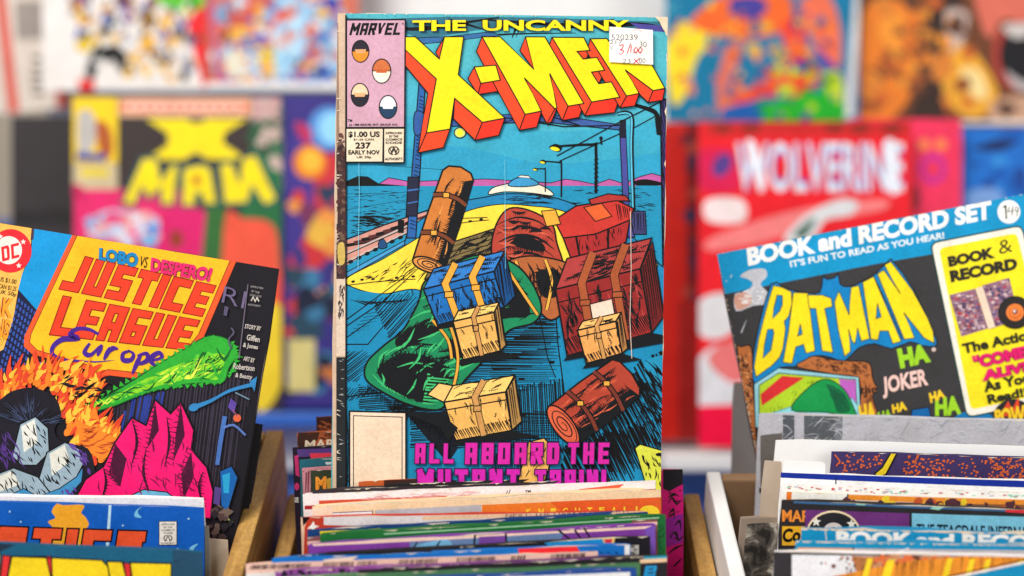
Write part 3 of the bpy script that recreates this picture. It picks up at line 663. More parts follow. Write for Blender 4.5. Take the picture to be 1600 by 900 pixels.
# left gantry post, right gantry, street lamps
a.poly([(655, 130), (665, 130), (650, 372), (636, 372)], C(40, 96, 166), ow=1.8); a.hatch([(656, 150), (664, 150), (652, 360), (640, 360)], 20, 6, 1.6)
a.poly([(638, 277), (655, 277), (652, 338), (635, 338)], C(34, 36, 60), ow=1.8); a.line([(637, 298), (654, 296)], 2.4, C(60, 110, 180)); a.line([(637, 318), (653, 315)], 1.8, C(60, 110, 180))
a.poly([(622, 344), (632, 344), (631, 364), (622, 364)], K); a.poly(sm([(592, 378), (600, 374), (605, 386), (593, 388)], 3), DB, ow=1.2)
a.poly(sm([(648, 178), (656, 174), (664, 182), (662, 205), (652, 212), (647, 204)], 4), C(50, 90, 160), ow=1.6)
a.poly([(700, 186), (840, 176), (976, 196), (978, 204), (840, 190), (706, 198)], C(60, 92, 160), ow=1.4)
a.line([(760, 180), (880, 198), (975, 196)], 2, K); a.line([(840, 176), (905, 196)], 2, K); a.line([(780, 196), (830, 176)], 1.6, K)
a.poly([(968, 200), (977, 188), (984, 345), (992, 370), (982, 372), (974, 330)], PUR, ow=1.6); a.poly([(968, 188), (978, 186), (978, 216), (969, 216)], C(26, 24, 44))
a.poly([(984, 330), (1008, 330), (1010, 366), (990, 366)], C(60, 60, 110), ow=1.6); a.hatch([(986, 332), (1006, 332), (1008, 364), (991, 364)], 88, 3.2, 1.5)
a.poly([(1032, 155), (1041, 155), (1042, 414), (1036, 414)], C(58, 48, 110), ow=2.6); a.hatch([(1033, 160), (1040, 160), (1041, 410), (1037, 410)], 80, 3, 1.6)
a.line([(965, 178), (980, 176), (988, 186), (987, 230), (990, 330)], 6, K, n=4); a.line([(966, 178), (980, 177), (987, 187), (986, 230), (989, 330)], 2.4, C(90, 190, 220), n=4)
a.line([(992, 164), (1012, 170), (1024, 176), (1030, 190)], 7, K, .7, 1, n=4); a.poly([(1023, 184), (1034, 184), (1034, 212), (1026, 210)], K)
a.line([(870, 244), (960, 195), (1030, 160)], 1.8, K); a.line([(874, 252), (968, 209)], 1.6, K); a.line([(990, 200), (1030, 178)], 1.4, K)
def lamp(x, y0, y1, xl, yl, s_):
    a.line([(x, y1), (x, y0+6*s_), (x-6*s_, y0), (xl, yl)], 4.4*s_, K, 1, .7, 1, n=4); a.poly(sm([(xl-10*s_, yl+1), (xl, yl-4*s_), (xl+10*s_, yl+1*s_), (xl+6*s_, yl+8*s_), (xl-4*s_, yl+6*s_)], 4), K)
    a.poly(ell(xl-1*s_, yl+4*s_, 7.5*s_, 3*s_, 12, 12), C(240, 224, 30))
lamp(931, 226, 302, 868, 229, 1.0); lamp(877, 254, 308, 848, 252, .55); lamp(852, 264, 300, 836, 264, .4)
for i in range(8): a.line([(928, 250+i*7), (935, 248+i*7)], 1.5, K)
a.line([(940, 226), (938, 214)], 3, K); a.poly(ell(939, 216, 3, 3, 0, 8), K)
a.poly(ell(719, 208, 9, 8, 0, 16), C(206, 220, 120), ow=1.6); a.poly(ell(719, 208, 5, 5, 0, 12), C(250, 226, 40))
# luggage, sacks and tarpaulins lying on the roof (plain stand-ins for the figures, in their colours)
TN = C(204, 120, 52); OL = C(132, 112, 68); FL = C(238, 180, 94); FS = C(208, 150, 84); INK = C(14, 16, 20)
def drapery(reg, n, ang, ln, w_, hi=None, seed=0, spread=18, bend=.35):
    """inked cloth folds: swelling strokes with feathering on one side, inside the outline"""
    rn_ = random.Random(seed); xs = [p[0] for p in reg]; ys = [p[1] for p in reg]; own = a.begin(6); k = 0; tr = 0
    while k < n and tr < n*20:
        tr += 1; p = (rn_.uniform(min(xs), max(xs)), rn_.uniform(min(ys), max(ys)))
        an = R((ang(p) if callable(ang) else ang)+rn_.uniform(-spread, spread)); l = ln*rn_.uniform(.6, 1.4); dx, dy = math.cos(an)*l/2, math.sin(an)*l/2; cv = rn_.uniform(-bend, bend)*l*.5
        q0 = (p[0]-dx, p[1]-dy); q1 = (p[0]+dx, p[1]+dy); m_ = (p[0]-math.sin(an)*cv, p[1]+math.cos(an)*cv)
        if not (inside(q0, reg) and inside(q1, reg) and inside(m_, reg)): continue
        P = sm([q0, m_, q1], 5, False)
        if hi and rn_.random() < .35: a.line(P, w_*.7, hi, .1, .1, 1)
        else:
            a.line(P, w_*rn_.uniform(.6, 1.3), INK, .1, .05, 1); sd = math.degrees(an) + (90 if rn_.random() < .6 else -90); a.feather(P[1:-1], w_*1.7, int(l/3.4), 1.5, sd, INK, 16)
        k += 1
    if own: a.end()
def bag(o, col, bands, folds, sh=None, bc=None, bw=4):
    """soft bag: outline, straps across it, folds with feathered ink"""
    a.poly(sm(o, 5), col, ow=2.6)
    if sh: a.poly(sm(sh, 5), INK); a.feather(sm(sh, 3), 9, 40, 2.2, random.choice((70, 110, 200)), INK, 30)
    for b in bands: a.line(b, bw+2.4, K, n=4); a.line(b, bw, bc or col, n=4)
    for f in folds: a.fold(f, 4.2, 8, 75, 11, 1.9, INK)

# blanket
a.poly([(664, 436), (690, 384), (790, 352), (818, 362), (800, 404), (700, 440)], OL, ow=2.2)
for k in range(5): a.line([(672+k*5, 430-k*10), (740+k*6, 404-k*9), (806-k*1, 384-k*6)], 1.8, K, .4, .2, 1, n=3)
a.marks([(690, 392), (790, 360), (790, 396), (700, 424)], 26, -25, 20, 2.2)
# rolled and strapped blankets
def roll(p0, p1, r_, col, hi, seed, dens, strap):
    ux, uy = p1[0]-p0[0], p1[1]-p0[1]; l = math.hypot(ux, uy); ux /= l; uy /= l; nx, ny = -uy, ux
    P = lambda s_, t_: (p0[0]+ux*s_*l+nx*t_*r_, p0[1]+uy*s_*l+ny*t_*r_)
    a.poly([P(-.02, -1.15), P(1.0, -1.1), P(1.0, -.9), P(0, -.9)], INK) if False else None
    a.poly([P(0, 1)]+[P(.5, 1.05), P(1, .96), P(1.06, .7), P(1.09, 0), P(1.06, -.7), P(1, -.96), P(.5, -1.03)]+[P(0, -1)], col, ow=2.8)
    lo = 1 if ny > 0 else -1
    sh_ = [P(0, lo*.98), P(.5, lo*1.02), P(1, lo*.94), P(.96, lo*.5), P(.5, lo*.42), P(.05, lo*.5)]
    a.poly(sh_, INK); a.feather([P(.05, lo*.5), P(.5, lo*.42), P(.96, lo*.5)], r_*.34, int(l/3), 2.2, math.degrees(math.atan2(-ny*lo, -nx*lo)), INK, 14)
    drapery([P(.05, .9), P(1, .9), P(1, -.9), P(.05, -.9)], dens, math.degrees(math.atan2(uy, ux)), l*.26, 3.4, hi, seed, 12, .2)
    for s_ in (.3, .72):
        q = [P(s_, -1.04), P(s_+.035, -.5), P(s_+.045, 0), P(s_+.035, .5), P(s_, 1.04)]; a.line(q, 9, K, n=3); a.line(q, 5.4, strap, n=3)
        m_ = P(s_+.04, -lo*.3); a.poly([(m_[0]-5, m_[1]-4), (m_[0]+5, m_[1]-4), (m_[0]+5, m_[1]+4), (m_[0]-5, m_[1]+4)], OG0, ow=1.6)
    rot = math.degrees(math.atan2(ny, nx)); a.poly(ell(p0[0], p0[1], r_*1.0, r_*.42, rot), hi, ow=2.6)
    sp = []
    for k in range(40):
        t_ = k/39; g = R(k*24); x, y = math.cos(g)*r_*.86*(1-t_*.9), math.sin(g)*r_*.36*(1-t_*.9); sp.append((p0[0]+nx*x+ux*y, p0[1]+ny*x+uy*y))
    a.line(sp, 2.2, K, .6, .4)
OG0 = C(234, 168, 62)
roll((670, 414), (716, 274), 26, TN, C(230, 150, 76), 8, 16, C(120, 62, 34))
# two red cases
RB = C(200, 52, 44); RO = C(226, 96, 44)
drapery([(668, 434), (694, 386), (790, 354), (812, 366), (796, 402), (700, 436)], 16, -24, 34, 3.6, None, 9)
a.poly([(866, 344), (900, 322), (962, 312), (990, 326), (984, 344), (930, 366), (880, 372)], RB, ow=2.4); a.poly([(880, 372), (930, 366), (984, 344), (978, 378), (934, 404), (892, 404)], C(168, 40, 40), ow=2.4)
a.poly([(912, 324), (940, 318), (956, 338), (930, 346)], RO, ow=1.6); a.line([(900, 370), (906, 402)], 3.4, K); a.line([(950, 358), (950, 394)], 3.4, K); a.marks([(884, 374), (978, 350), (974, 378), (900, 400)], 20, 80, 16, 1.8); a.hatch([(960, 316), (986, 326), (982, 342), (966, 346)], 80, 3.4, 1.7)
a.poly([(920, 312), (950, 303), (978, 306), (984, 314), (960, 314), (924, 320)], C(180, 50, 46), ow=2)
# red brown bed roll with dark hollows, brown roll below it
SL = C(184, 66, 50)
a.poly(sm([(776, 350), (796, 326), (830, 330), (862, 350), (870, 380), (880, 420), (860, 452), (810, 456), (780, 430), (768, 390)], 5), SL, ow=2.6)
for k in range(6): a.line([(776, 352+k*14), (806, 340+k*14), (840, 346+k*13), (866, 366+k*12)], 3.4+k % 3, INK, .2, .2, 1, n=4)
for k in (1, 3): a.poly(sm([(790, 362+k*18), (816, 350+k*18), (846, 362+k*17), (850, 376+k*17), (820, 372+k*17)], 4), INK); a.feather([(790, 366+k*18), (820, 372+k*17), (850, 376+k*17)], 9, 22, 2.2, 80, INK, 20)
drapery([(776, 350), (796, 326), (830, 330), (862, 350), (870, 380), (860, 440), (800, 430), (770, 390)], 26, 5, 30, 5, C(214, 96, 70), 4); drapery([(772, 436), (790, 410), (884, 410), (906, 430), (862, 496), (800, 452)], 34, 95, 26, 5, C(226, 140, 76), 5)
a.poly([(846, 330), (868, 328), (876, 350), (854, 354)], C(236, 170, 60), ow=1.6)
bag([(772, 436), (790, 410), (830, 400), (884, 410), (906, 430), (890, 474), (862, 500), (836, 480), (800, 452)], C(180, 98, 52), [[(806, 408), (812, 430), (806, 452)], [(852, 406), (862, 440), (854, 484)]],
    [[(784, 424), (796, 430), (800, 446)], [(824, 410), (834, 430), (832, 462)], [(838, 412), (846, 436), (844, 466)], [(872, 414), (884, 436), (874, 468)]], [(838, 428), (866, 420), (880, 440), (868, 464), (846, 460)], C(240, 178, 70), 4)
a.marks([(784, 424), (890, 416), (876, 470), (806, 448)], 34, 100, 18, 2.2, K, 25)
# green tarpaulin over a low heap, roped down
GN = C(22, 134, 86); GL = C(64, 190, 112); OG = C(234, 168, 62)
a.poly(sm([(655, 470), (664, 440), (700, 416), (750, 398), (800, 410), (830, 440), (846, 480), (834, 504), (796, 516), (770, 548), (730, 590), (704, 622), (684, 640), (640, 632), (598, 612), (572, 592), (574, 566), (600, 540), (626, 520), (640, 500)], 5), GN, ow=3)
for P, an in (([(596, 592), (592, 574), (630, 552), (676, 560), (700, 584), (690, 616), (656, 628), (616, 610)], -70), ([(618, 532), (650, 508), (690, 514), (660, 532), (630, 546)], -60), ([(668, 452), (704, 424), (744, 414), (730, 436), (690, 452)], -60), ([(796, 440), (820, 462), (828, 490), (806, 494), (792, 468)], 160), ([(700, 536), (740, 520), (770, 530), (740, 566), (716, 572)], -80)):
    a.poly(sm(P, 4), INK); a.feather(sm(P, 3), 9, 44, 2.3, an, INK, 28)
for P in ([(582, 584), (606, 606), (650, 626)], [(594, 562), (626, 542), (680, 546)], [(640, 500), (670, 486), (712, 494)], [(656, 468), (684, 456), (724, 446)], [(730, 408), (768, 406), (800, 424)], [(706, 556), (724, 578)], [(620, 574), (650, 566), (676, 574)]): a.fold(P, 3.6, 0, 0, col=GL)
for P in ([(610, 556), (644, 538), (690, 540)], [(640, 514), (676, 498), (716, 506)], [(660, 480), (690, 470), (730, 466)], [(600, 600), (640, 620), (680, 630)], [(780, 420), (804, 446), (816, 474)], [(690, 520), (712, 540), (716, 566)]): a.fold(P, 4.5, 9, 60, 16, 2, INK)
drapery([(600, 545), (650, 505), (700, 420), (760, 402), (820, 440), (842, 485), (780, 520), (730, 586), (690, 634), (600, 608), (576, 586)], 74, lambda p: -35+(p[0]-680)*.5, 34, 5.4, GL, 3)
for P in ([(664, 446), (700, 500), (716, 560), (706, 616)], [(690, 430), (730, 488), (740, 560)], [(782, 404), (812, 450), (840, 492)], [(676, 500), (700, 530), (706, 560)]): a.line(P, 6.4, K, n=4); a.line(P, 4, OG, n=4)
a.hatch([(668, 584), (704, 590), (700, 618), (678, 634), (660, 630)], 5, 5, 2.6, col=GL, jit=.12)
def case(q, dep, col, seed, straps=2, trim=None, label=None, dens=30, ln=18, sw=2.6):
    """a trunk or carton drawn in perspective: front, lid, right side, corner pieces, straps"""
    (tl, tr, br, bl) = q; dx, dy = dep; sh = lambda p: (p[0]+dx, p[1]+dy)
    dk = (col[0]*.5, col[1]*.5, col[2]*.55, 1); lt = (min(col[0]*1.35+.02, 1), min(col[1]*1.35+.02, 1), min(col[2]*1.35+.02, 1), 1)
    a.poly([bl, br, (br[0]+dx*2.2+14, br[1]+10), (bl[0]-6, bl[1]+8)], INK)
    a.poly([tl, tr, sh(tr), sh(tl)], lt, ow=2.4); side = [tr, (tr[0]+abs(dx)*1.1, tr[1]+dy*.9), (br[0]+abs(dx)*1.1, br[1]+dy*.55), br]
    a.poly(side, dk, ow=2.4); a.poly(q, col, ow=2.8)
    a.hatch(side, 82, 3.4, 1.9); w_ = math.hypot(tr[0]-tl[0], tr[1]-tl[1])
    drapery(q, dens, 76, ln, sw, lt, seed, 24, .2); drapery([tl, tr, sh(tr), sh(tl)], dens//2, -14, ln, sw*.8, None, seed+1, 16, .2)
    low = [quadmap(q, 0, .74), quadmap(q, 1, .70), br, bl]; a.hatch(low, 60, 3.3, 1.9)
    a.line([quadmap(q, 0, .2), quadmap(q, 1, .2)], 2, K)
    for k in range(straps):
        u = (k+.8)/(straps+.6); p0, p1 = quadmap(q, u, 0), quadmap(q, u, 1)
        a.line([sh(p0), p0, p1], w_*.085+2.6, K); a.line([sh(p0), p0, p1], w_*.085, trim or dk)
        m_ = quadmap(q, u, .3); a.poly([(m_[0]-w_*.06, m_[1]-4), (m_[0]+w_*.06, m_[1]-5), (m_[0]+w_*.06, m_[1]+4), (m_[0]-w_*.06, m_[1]+5)], trim or lt, ow=1.6)
    if label: a.poly([quadmap(q, *p) for p in ((.36, .34), (.62, .34), (.62, .62), (.36, .62))], label, ow=1.6)
BLU = C(22, 104, 176)
case([(662, 452), (772, 424), (788, 480), (684, 508)], (16, -32), BLU, 21, 2, OG, None, 46, 20, 3.0)
# tied tan sacks
def wad(P, col, sh, seed, an):
    a.poly(sm(P, 3), col, ow=2.6); a.poly(sm(sh, 3), (col[0]*.62, col[1]*.6, col[2]*.62, 1))
    drapery(P, 30, an, 20, 2.4, (min(col[0]*1.2, 1), min(col[1]*1.25, 1), min(col[2]*1.4, 1), 1), seed, 40); a.marks(P, 26, an+60, 10, 1.5, K, 40)
case([(708, 502), (772, 488), (782, 548), (724, 562)], (8, -16), FL, 23, 1, FS, None, 18, 14, 1.8)
# crumpled tan cloth
case([(694, 628), (790, 612), (800, 672), (712, 688)], (14, -26), FL, 25, 1, FS, None, 30, 16, 2)
a.poly([(694, 628), (668, 616), (686, 598), (708, 602)], C(244, 196, 116), ow=2.2)
# maroon trunk with a pale label, small carton before it
MR = C(150, 38, 36); MR2 = C(204, 58, 46)
case([(868, 452), (1000, 420), (1018, 520), (886, 556)], (18, -48), MR, 27, 2, C(170, 84, 46), C(238, 208, 186), 90, 26, 3.6)
case([(902, 516), (962, 502), (972, 552), (916, 568)], (8, -14), C(236, 166, 90), 29, 1, FS, None, 16, 14, 1.8)
# rust roll, strapped
RS = C(176, 64, 44); RS2 = C(218, 96, 62)
a.hatch([(850, 700), (900, 712), (990, 660), (1012, 600), (1000, 590), (930, 690)], 60, 3.4, 2)
roll((880, 664), (978, 590), 37, RS, RS2, 6, 46, C(120, 50, 36))
a.poly([(826, 690), (850, 684), (866, 700), (846, 770), (804, 770)], FL, ow=2); a.marks([(826, 694), (856, 696), (840, 750), (814, 760)], 16, -60, 20, 1.6)
a.poly([(620, 640), (690, 646), (716, 668), (700, 690), (690, 668), (650, 652)], INK); a.feather([(630, 644), (680, 660), (706, 684)], 20, 26, 2, 95, INK, 10); a.feather([(860, 700), (930, 700), (990, 664), (1010, 620)], 26, 44, 2, 62, INK, 8)
a.feather([(574, 600), (610, 624), (650, 640)], 18, 22, 2, 100, INK, 10)
# yellow corner block
a.poly([(992, 700), (1000, 694), (1042, 706), (1042, 780), (1016, 780)], C(216, 218, 70), ow=1.8); a.marks([(1000, 704), (1040, 712), (1040, 776), (1016, 776)], 24, 70, 14, 2.4); a.poly(ell(1030, 710, 6, 3, 0, 10), K)
a.line([(541, 640), (545, 690), (542, 760)], 1.2, K)
for i in range(14): a.line([(543+random.uniform(0, 3), 644+i*8), (546+random.uniform(-2, 2), 650+i*8)], 1.2, C(20, 40, 60))
# frame line and spine strip
a.poly([(520, 10), (540.5, 10), (540.5, 800), (520, 800)], C(206, 176, 150))
a.line([(541, 24), (541, 770)], 2.4, K)
a.poly([(526, 36), (529, 36), (531, 232), (526, 232)], C(150, 120, 100))
a.poly(sm([(526, 236), (539, 230), (540, 300), (540, 432), (526, 436), (528, 330)], 3), C(70, 44, 44))
rnd_blobs(a, [(528, 210), (539, 210), (539, 430), (528, 430)], 90, [C(58, 40, 40), C(96, 62, 56), C(84, 46, 44), C(110, 84, 70), C(50, 38, 40)], 1.5, 4, 31)
a.poly(sm([(528, 384), (538, 380), (539, 410), (530, 412)], 3), C(206, 176, 90)); a.poly([(526, 436), (540, 436), (540, 556), (526, 556)], C(220, 196, 176)); a.marks([(528, 440), (539, 440), (539, 500), (528, 500)], 24, 90, 12, 2, C(60, 50, 50))
a.poly([(526, 558), (540, 558), (540, 780), (526, 780)], C(34, 36, 40)); a.marks([(528, 560), (539, 560), (539, 760), (528, 760)], 14, 10, 8, 1.3, C(160, 160, 160))
# cover wear: rubs along the edges and two long creases
a.line([(985, 330), (986, 420), (984, 500), (987, 560)], 1.1, C(226, 196, 180)); a.line([(560, 420), (562, 300), (561, 240)], .8, C(120, 200, 224)); a.line([(789, 250), (790, 420)], .7, C(110, 196, 220))
for i in range(70):
    y = random.uniform(30, 760); s_ = random.uniform(1, 3.2) if random.random() < .8 else random.uniform(3, 6); a.poly(sm([(1043.5, y-s_*2), (1043.5-s_, y), (1043.5, y+s_*2)], 2), CREAM)
for i in range(40):
    x = random.uniform(540, 1030); a.poly([(x-random.uniform(2, 8), 18), (x, 24.5+(x-528)/515*6-3+random.uniform(0, 2.5)), (x+random.uniform(2, 8), 18)], C(226, 206, 178))
a.poly(sm([(1022, 24), (1044, 24), (1044, 52), (1036, 46), (1030, 34)], 3), C(232, 206, 176))
for i in range(26):
    y = random.uniform(40, 760); a.line([(527, y), (527+random.uniform(3, 9), y+random.uniform(-4, 4))], random.uniform(.8, 2), C(236, 220, 200), 1, .1)
a.build(MAIN)

z1 = a.lay + 4
a = Art(pl, z1, 'title_lettering', M_WORN)
TR_ = C(238, 72, 34); TR2 = C(232, 50, 30)
r1 = lambda P: [(520+x/3.3333, 10+y/3.3333) for x, y in P]
r2 = lambda P: [(780+x/3.332, 10+y/3.332) for x, y in P]
a.text('THE  UNCANNY', [(645, 33), (983, 32), (983, 49), (645, 50)], YEL, 0.035, K, 0.03)
OW = 1.9
for P, c_ in ((r1([(310,163),(541,382),(490,662),(445,765),(497,455),(307,225)]), TR_), (r1([(490,662),(612,642),(578,738),(445,765)]), TR_), (r1([(583,163),(556,278),(538,243),(575,178)]), TR_),
  (r1([(636,483),(780,607),(742,700),(630,588)]), TR_), (r1([(780,607),(897,585),(865,675),(742,700)]), TR2), (r1([(738,320),(772,405),(757,463),(705,380)]), TR_), (r1([(772,405),(873,388),(858,447),(757,463)]), TR2),
  (r2([(-88,163),(135,565),(105,648),(-118,240)]), TR_), (r2([(135,565),(220,548),(196,632),(105,648)]), TR2), (r2([(130,375),(290,536),(248,613),(220,560)]), TR_), (r2([(290,536),(300,530),(272,603),(248,613)]), TR2),
  (r2([(262,352),(358,522),(328,597),(300,545)]), TR_), (r2([(358,522),(440,508),(415,580),(328,597)]), TR2), (r2([(137,163),(108,235),(182,335)]), TR_),
  (r2([(275,165),(480,500),(445,572),(255,222)]), TR_), (r2([(480,500),(627,475),(600,555),(445,572)]), TR2), (r2([(405,238),(472,232),(455,272),(437,277)]), TR_), (r2([(480,345),(548,335),(525,390),(517,405)]), TR_),
  (r2([(473,172),(662,468),(628,530),(455,240)]), TR_), (r2([(662,468),(728,455),(705,520),(628,530)]), TR2), (r2([(655,332),(800,440),(775,502),(735,465),(728,455)]), TR_), (r2([(800,440),(862,430),(850,490),(775,502)]), TR2)):
    a.poly(P, c_, ow=OW)
for P in (r1([(310,163),(432,163),(556,278),(583,163),(683,163),(655,360),(897,585),(780,607),(636,483),(612,642),(490,662),(541,382)]), r1([(738,320),(850,310),(873,388),(772,405)]),
  r2([(-88,163),(5,163),(182,335),(137,163),(238,163),(440,508),(358,522),(262,352),(300,530),(290,536),(130,375),(220,548),(135,565)]),
  r2([(275,165),(440,165),(472,232),(405,238),(437,277),(508,268),(548,335),(480,345),(517,405),(583,395),(627,475),(480,500)]),
  r2([(473,172),(560,170),(650,290),(620,170),(720,170),(862,428),(800,440),(655,332),(728,455),(662,468)])):
    a.poly(P, YEL, ow=OW)
a.build(MAIN); z1 = a.lay + 4
a = Art(pl, z1, 'corner_price_box', M_WORN)
LIL = C(206, 158, 178)
a.poly([(542, 32), (634, 32), (633, 200), (542, 200)], LIL, ow=2.4); a.poly([(541, 201), (600, 201), (599, 254), (541, 254)], C(238, 218, 190), ow=2.4); a.poly([(600, 201), (633, 201), (632, 255), (600, 255)], C(238, 218, 190), ow=2.4)
a.block('MARVEL', [(551, 37), (630, 37), (625, 56), (546, 56)], K, .36, None, .1, .16); a.text('R', [(629, 37), (632, 37), (632, 40), (629, 40)], K)
def badge(cx, cy, s_, c1, c2, c3):      # plain rounded ornaments where the small portraits sit
    a.poly(ell(cx, cy, 13*s_, 17*s_, 0, 20), c1, ow=1.8); a.poly(ell(cx, cy, 13*s_, 17*s_, 0, 12, 0, 180), c2, ow=1.2); a.poly([(cx-9*s_, cy-3), (cx+9*s_, cy-3), (cx+7*s_, cy+3), (cx-7*s_, cy+3)], c3)
badge(564, 81, 1.0, C(36, 32, 44), C(232, 140, 40), C(222, 160, 110)); badge(597, 112, 1.1, C(206, 110, 60), C(240, 232, 214), C(200, 96, 44))
badge(563, 149, 1.05, C(240, 206, 170), C(36, 32, 44), C(226, 170, 120)); badge(607, 168, 1.05, C(226, 224, 226), C(30, 60, 90), C(236, 234, 234))
a.text('TM', [(544, 187), (551, 187), (551, 191), (544, 191)], K, .02); a.text('(c) 1988 MARVEL ENT. GROUP, INC.', [(546, 194), (623, 194), (623, 198), (546, 198)], K, .02)
for s_, q in (('$1.00 US', (545, 594, 206, 216)), ('$1.25 CAN', (553, 585, 217, 220.5)), ('237', (556, 580, 223, 233)), ('EARLY NOV', (545, 594, 235, 242)), ('UK 50p', (558, 581, 244, 249))):
    a.text(s_, [(q[0], q[2]), (q[1], q[2]), (q[1], q[3]), (q[0], q[3])], K, .03 if q[3]-q[2] > 5 else .015)
for s_, y in (('APPROVED', 207), ('BY THE', 212), ('COMICS', 217), ('CODE', 222)): wd = 13 if s_ != 'BY THE' else 7; a.text(s_, [(616-wd, y), (616+wd, y), (616+wd, y+3.4), (616-wd, y+3.4)], K, .02)
for i in (-1, 1): a.line(ell(616+i*1, 236, 7, 6, 0, 12, 90 if i < 0 else -90, 270 if i < 0 else 90), 1.5, K)
a.line([(612, 240), (616, 230), (620, 240)], 1.6, K); a.line([(610, 233), (613, 240), (616, 234), (619, 240), (622, 233)], 1.2, K); a.text('AUTHORITY', [(602, 247), (630, 247), (630, 251), (602, 251)], K, .02)
a.build(MAIN); z1 = a.lay + 4
a = Art(pl, z1, 'blank_box', M_WORN)
a.poly([(547, 642), (635, 644), (635, 790), (547, 790)], C(240, 214, 188), ow=2.6)
a.poly([(553, 649), (629, 651), (629, 780), (553, 780)], C(236, 208, 180), ow=1.4)
a.build(MAIN); z1 = a.lay + 4
a = Art(pl, z1, 'caption_lettering', M_WORN)
MG = C(214, 34, 160); DK = C(50, 14, 60)
for wd, q in (('ALL', (650, 710, 692, 723)), ('ABOARD', (728, 874, 691, 724)), ('THE', (888, 952, 691, 724))):
    a.block(wd, [(q[0], q[2]), (q[1], q[2]), (q[1]-1, q[3]), (q[0]-1, q[3])], MG, .40, DK, .22, .40)
for wd, q in (('MUTANT', (653, 812, 732, 766)), ('TRAIN!', (836, 946, 733, 766))):
    a.block(wd, [(q[0], q[2]), (q[1], q[2]), (q[1], q[3]), (q[0], q[3])], C(206, 30, 170), .42, DK, .22, .34)
a.build(MAIN); z1 = a.lay + 6
a = Art(pl, z1, 'price_sticker', M_WORN); a.base = 0.00030
a.poly([(952, 43), (1019.5, 48), (1020, 102), (951.5, 98)], C(250, 244, 238))
GY = C(92, 90, 92)
for s_, q in (('520239', (955, 996, 55, 64)), ('217', (952, 972, 64, 70)), ('30', (999, 1010, 66, 75)), ('V', (952, 957, 72, 80)), ('23', (972, 985, 93, 100)), ('00', (998, 1008, 92, 100))):
    a.text(s_, [(q[0], q[2]), (q[1], q[2]), (q[1], q[3]), (q[0], q[3])], GY, .0)
PK = C(206, 20, 60)
for P in ([(967, 73), (973, 71), (972, 77), (969, 79), (974, 81), (970, 86), (966, 84)], [(985, 69), (979, 86)], [(986, 72), (985, 84)], [(989, 83), (990, 84)], [(993, 75), (990, 80), (993, 84), (996, 79), (993, 75)], [(1000, 75), (997, 80), (1000, 84), (1003, 78), (999, 75)], [(989, 101), (999, 92)], [(990, 93), (998, 101)]):
    a.line(P, 1.8, PK, .8, .6, 1, n=3)
a.line([(988, 50), (996, 46), (1002, 51)], .9, C(200, 150, 150))
a.build(MAIN)

# ------------------------------------------------------------------ left crate: the tilted comic with the orange title shield
def code_seal(a, cx, y0, s_, bg=None, col=K):
    if bg: a.poly([(cx-13*s_, y0), (cx+13*s_, y0), (cx+13*s_, y0+35*s_), (cx-13*s_, y0+35*s_)], bg, ow=1)
    for i, (t_, w_) in enumerate((('APPROVED', 10), ('BY THE', 6), ('COMICS', 10), ('CODE', 7))):
        y = y0+(3+i*4.3)*s_; a.text(t_, [(cx-w_*s_, y), (cx+w_*s_, y), (cx+w_*s_, y+2.8*s_), (cx-w_*s_, y+2.8*s_)], col, .02)
    yc = y0+25*s_
    a.line(ell(cx, yc, 6*s_, 4.6*s_, 0, 10, 110, 250), 1.5*s_, col); a.line(ell(cx, yc, 6*s_, 4.6*s_, 0, 10, -70, 70), 1.5*s_, col)
    a.line([(cx-3*s_, yc+3*s_), (cx, yc-4*s_), (cx+3*s_, yc+3*s_)], 1.7*s_, col)
    a.text('AUTHORITY', [(cx-11*s_, y0+31*s_), (cx+11*s_, y0+31*s_), (cx+11*s_, y0+34*s_), (cx-11*s_, y0+34*s_)], col, .02)

S9, C9 = math.sin(R(9.3)), math.cos(R(9.3))
pl = Plane((436-540*C9, 420-540*S9), (436, 420), 0.737, 25, h=0.262, bend=lambda t: 0.002*math.sin(math.pi*t)-0.001*t)
JL = comic(pl, 'tilted dark comic with red letters on an orange shield in the left crate', C(30, 26, 32), seed=41, thick=0.0045)
a = Art(pl)
VB = C(26, 22, 30)
px_rect(pl, VB, a)
a.hatch([(240, 600), (400, 560), (350, 840), (200, 840), (150, 640)], 97, 5, 2.2, C(56, 48, 66), jit=.4)
a.hatch([(205, 615), (260, 610), (240, 700), (180, 690)], 100, 6, 3.6, C(40, 60, 150), jit=.4)
a.poly([(-120, 300), (54, 340), (48, 398), (36, 428), (30, 455), (22, 500), (6, 548), (-40, 560), (-160, 500)], C(244, 184, 84))
a.poly([(54, 340), (120, 350), (120, 368), (62, 488), (30, 452), (36, 428), (50, 400)], C(14, 148, 214)); a.poly([(52, 345), (56, 346), (54, 374), (49, 376)], C(70, 50, 70))
a.poly([(30, 452), (62, 490), (46, 530), (44, 552), (20, 600), (-20, 620), (-20, 560), (8, 545), (22, 500)], C(24, 26, 60))
for i in range(7):
    for j in range(13):
        x, y = 30+i*5-j*2.6, 466+j*9.5+i*4
        a.poly([(x, y), (x+3, y+.7), (x+2, y+7), (x-1, y+6)], C(52, 84, 170))
a.poly([(-4, 612), (30, 576), (60, 566), (84, 566), (60, 572), (28, 582), (4, 608), (0, 618)], C(150, 170, 200)); a.poly(ell(74, 574, 5, 4), C(150, 150, 190))
a.poly(ell(18, 392, 33, 34), C(236, 38, 48)); a.poly(ell(15, 391, 21, 22), C(244, 226, 216))
a.block('DC', [(3, 386), (31, 379), (32, 402), (5, 409)], C(236, 38, 48), .34, None, .1, .2)
for x, y in ((38, 378), (31, 415), (2, 370)):
    a.poly([(x+math.cos(R(-90+36*k))*(4.6 if k % 2 == 0 else 2), y+math.sin(R(-90+36*k))*(4.6 if k % 2 == 0 else 2)) for k in range(10)], C(244, 226, 216))
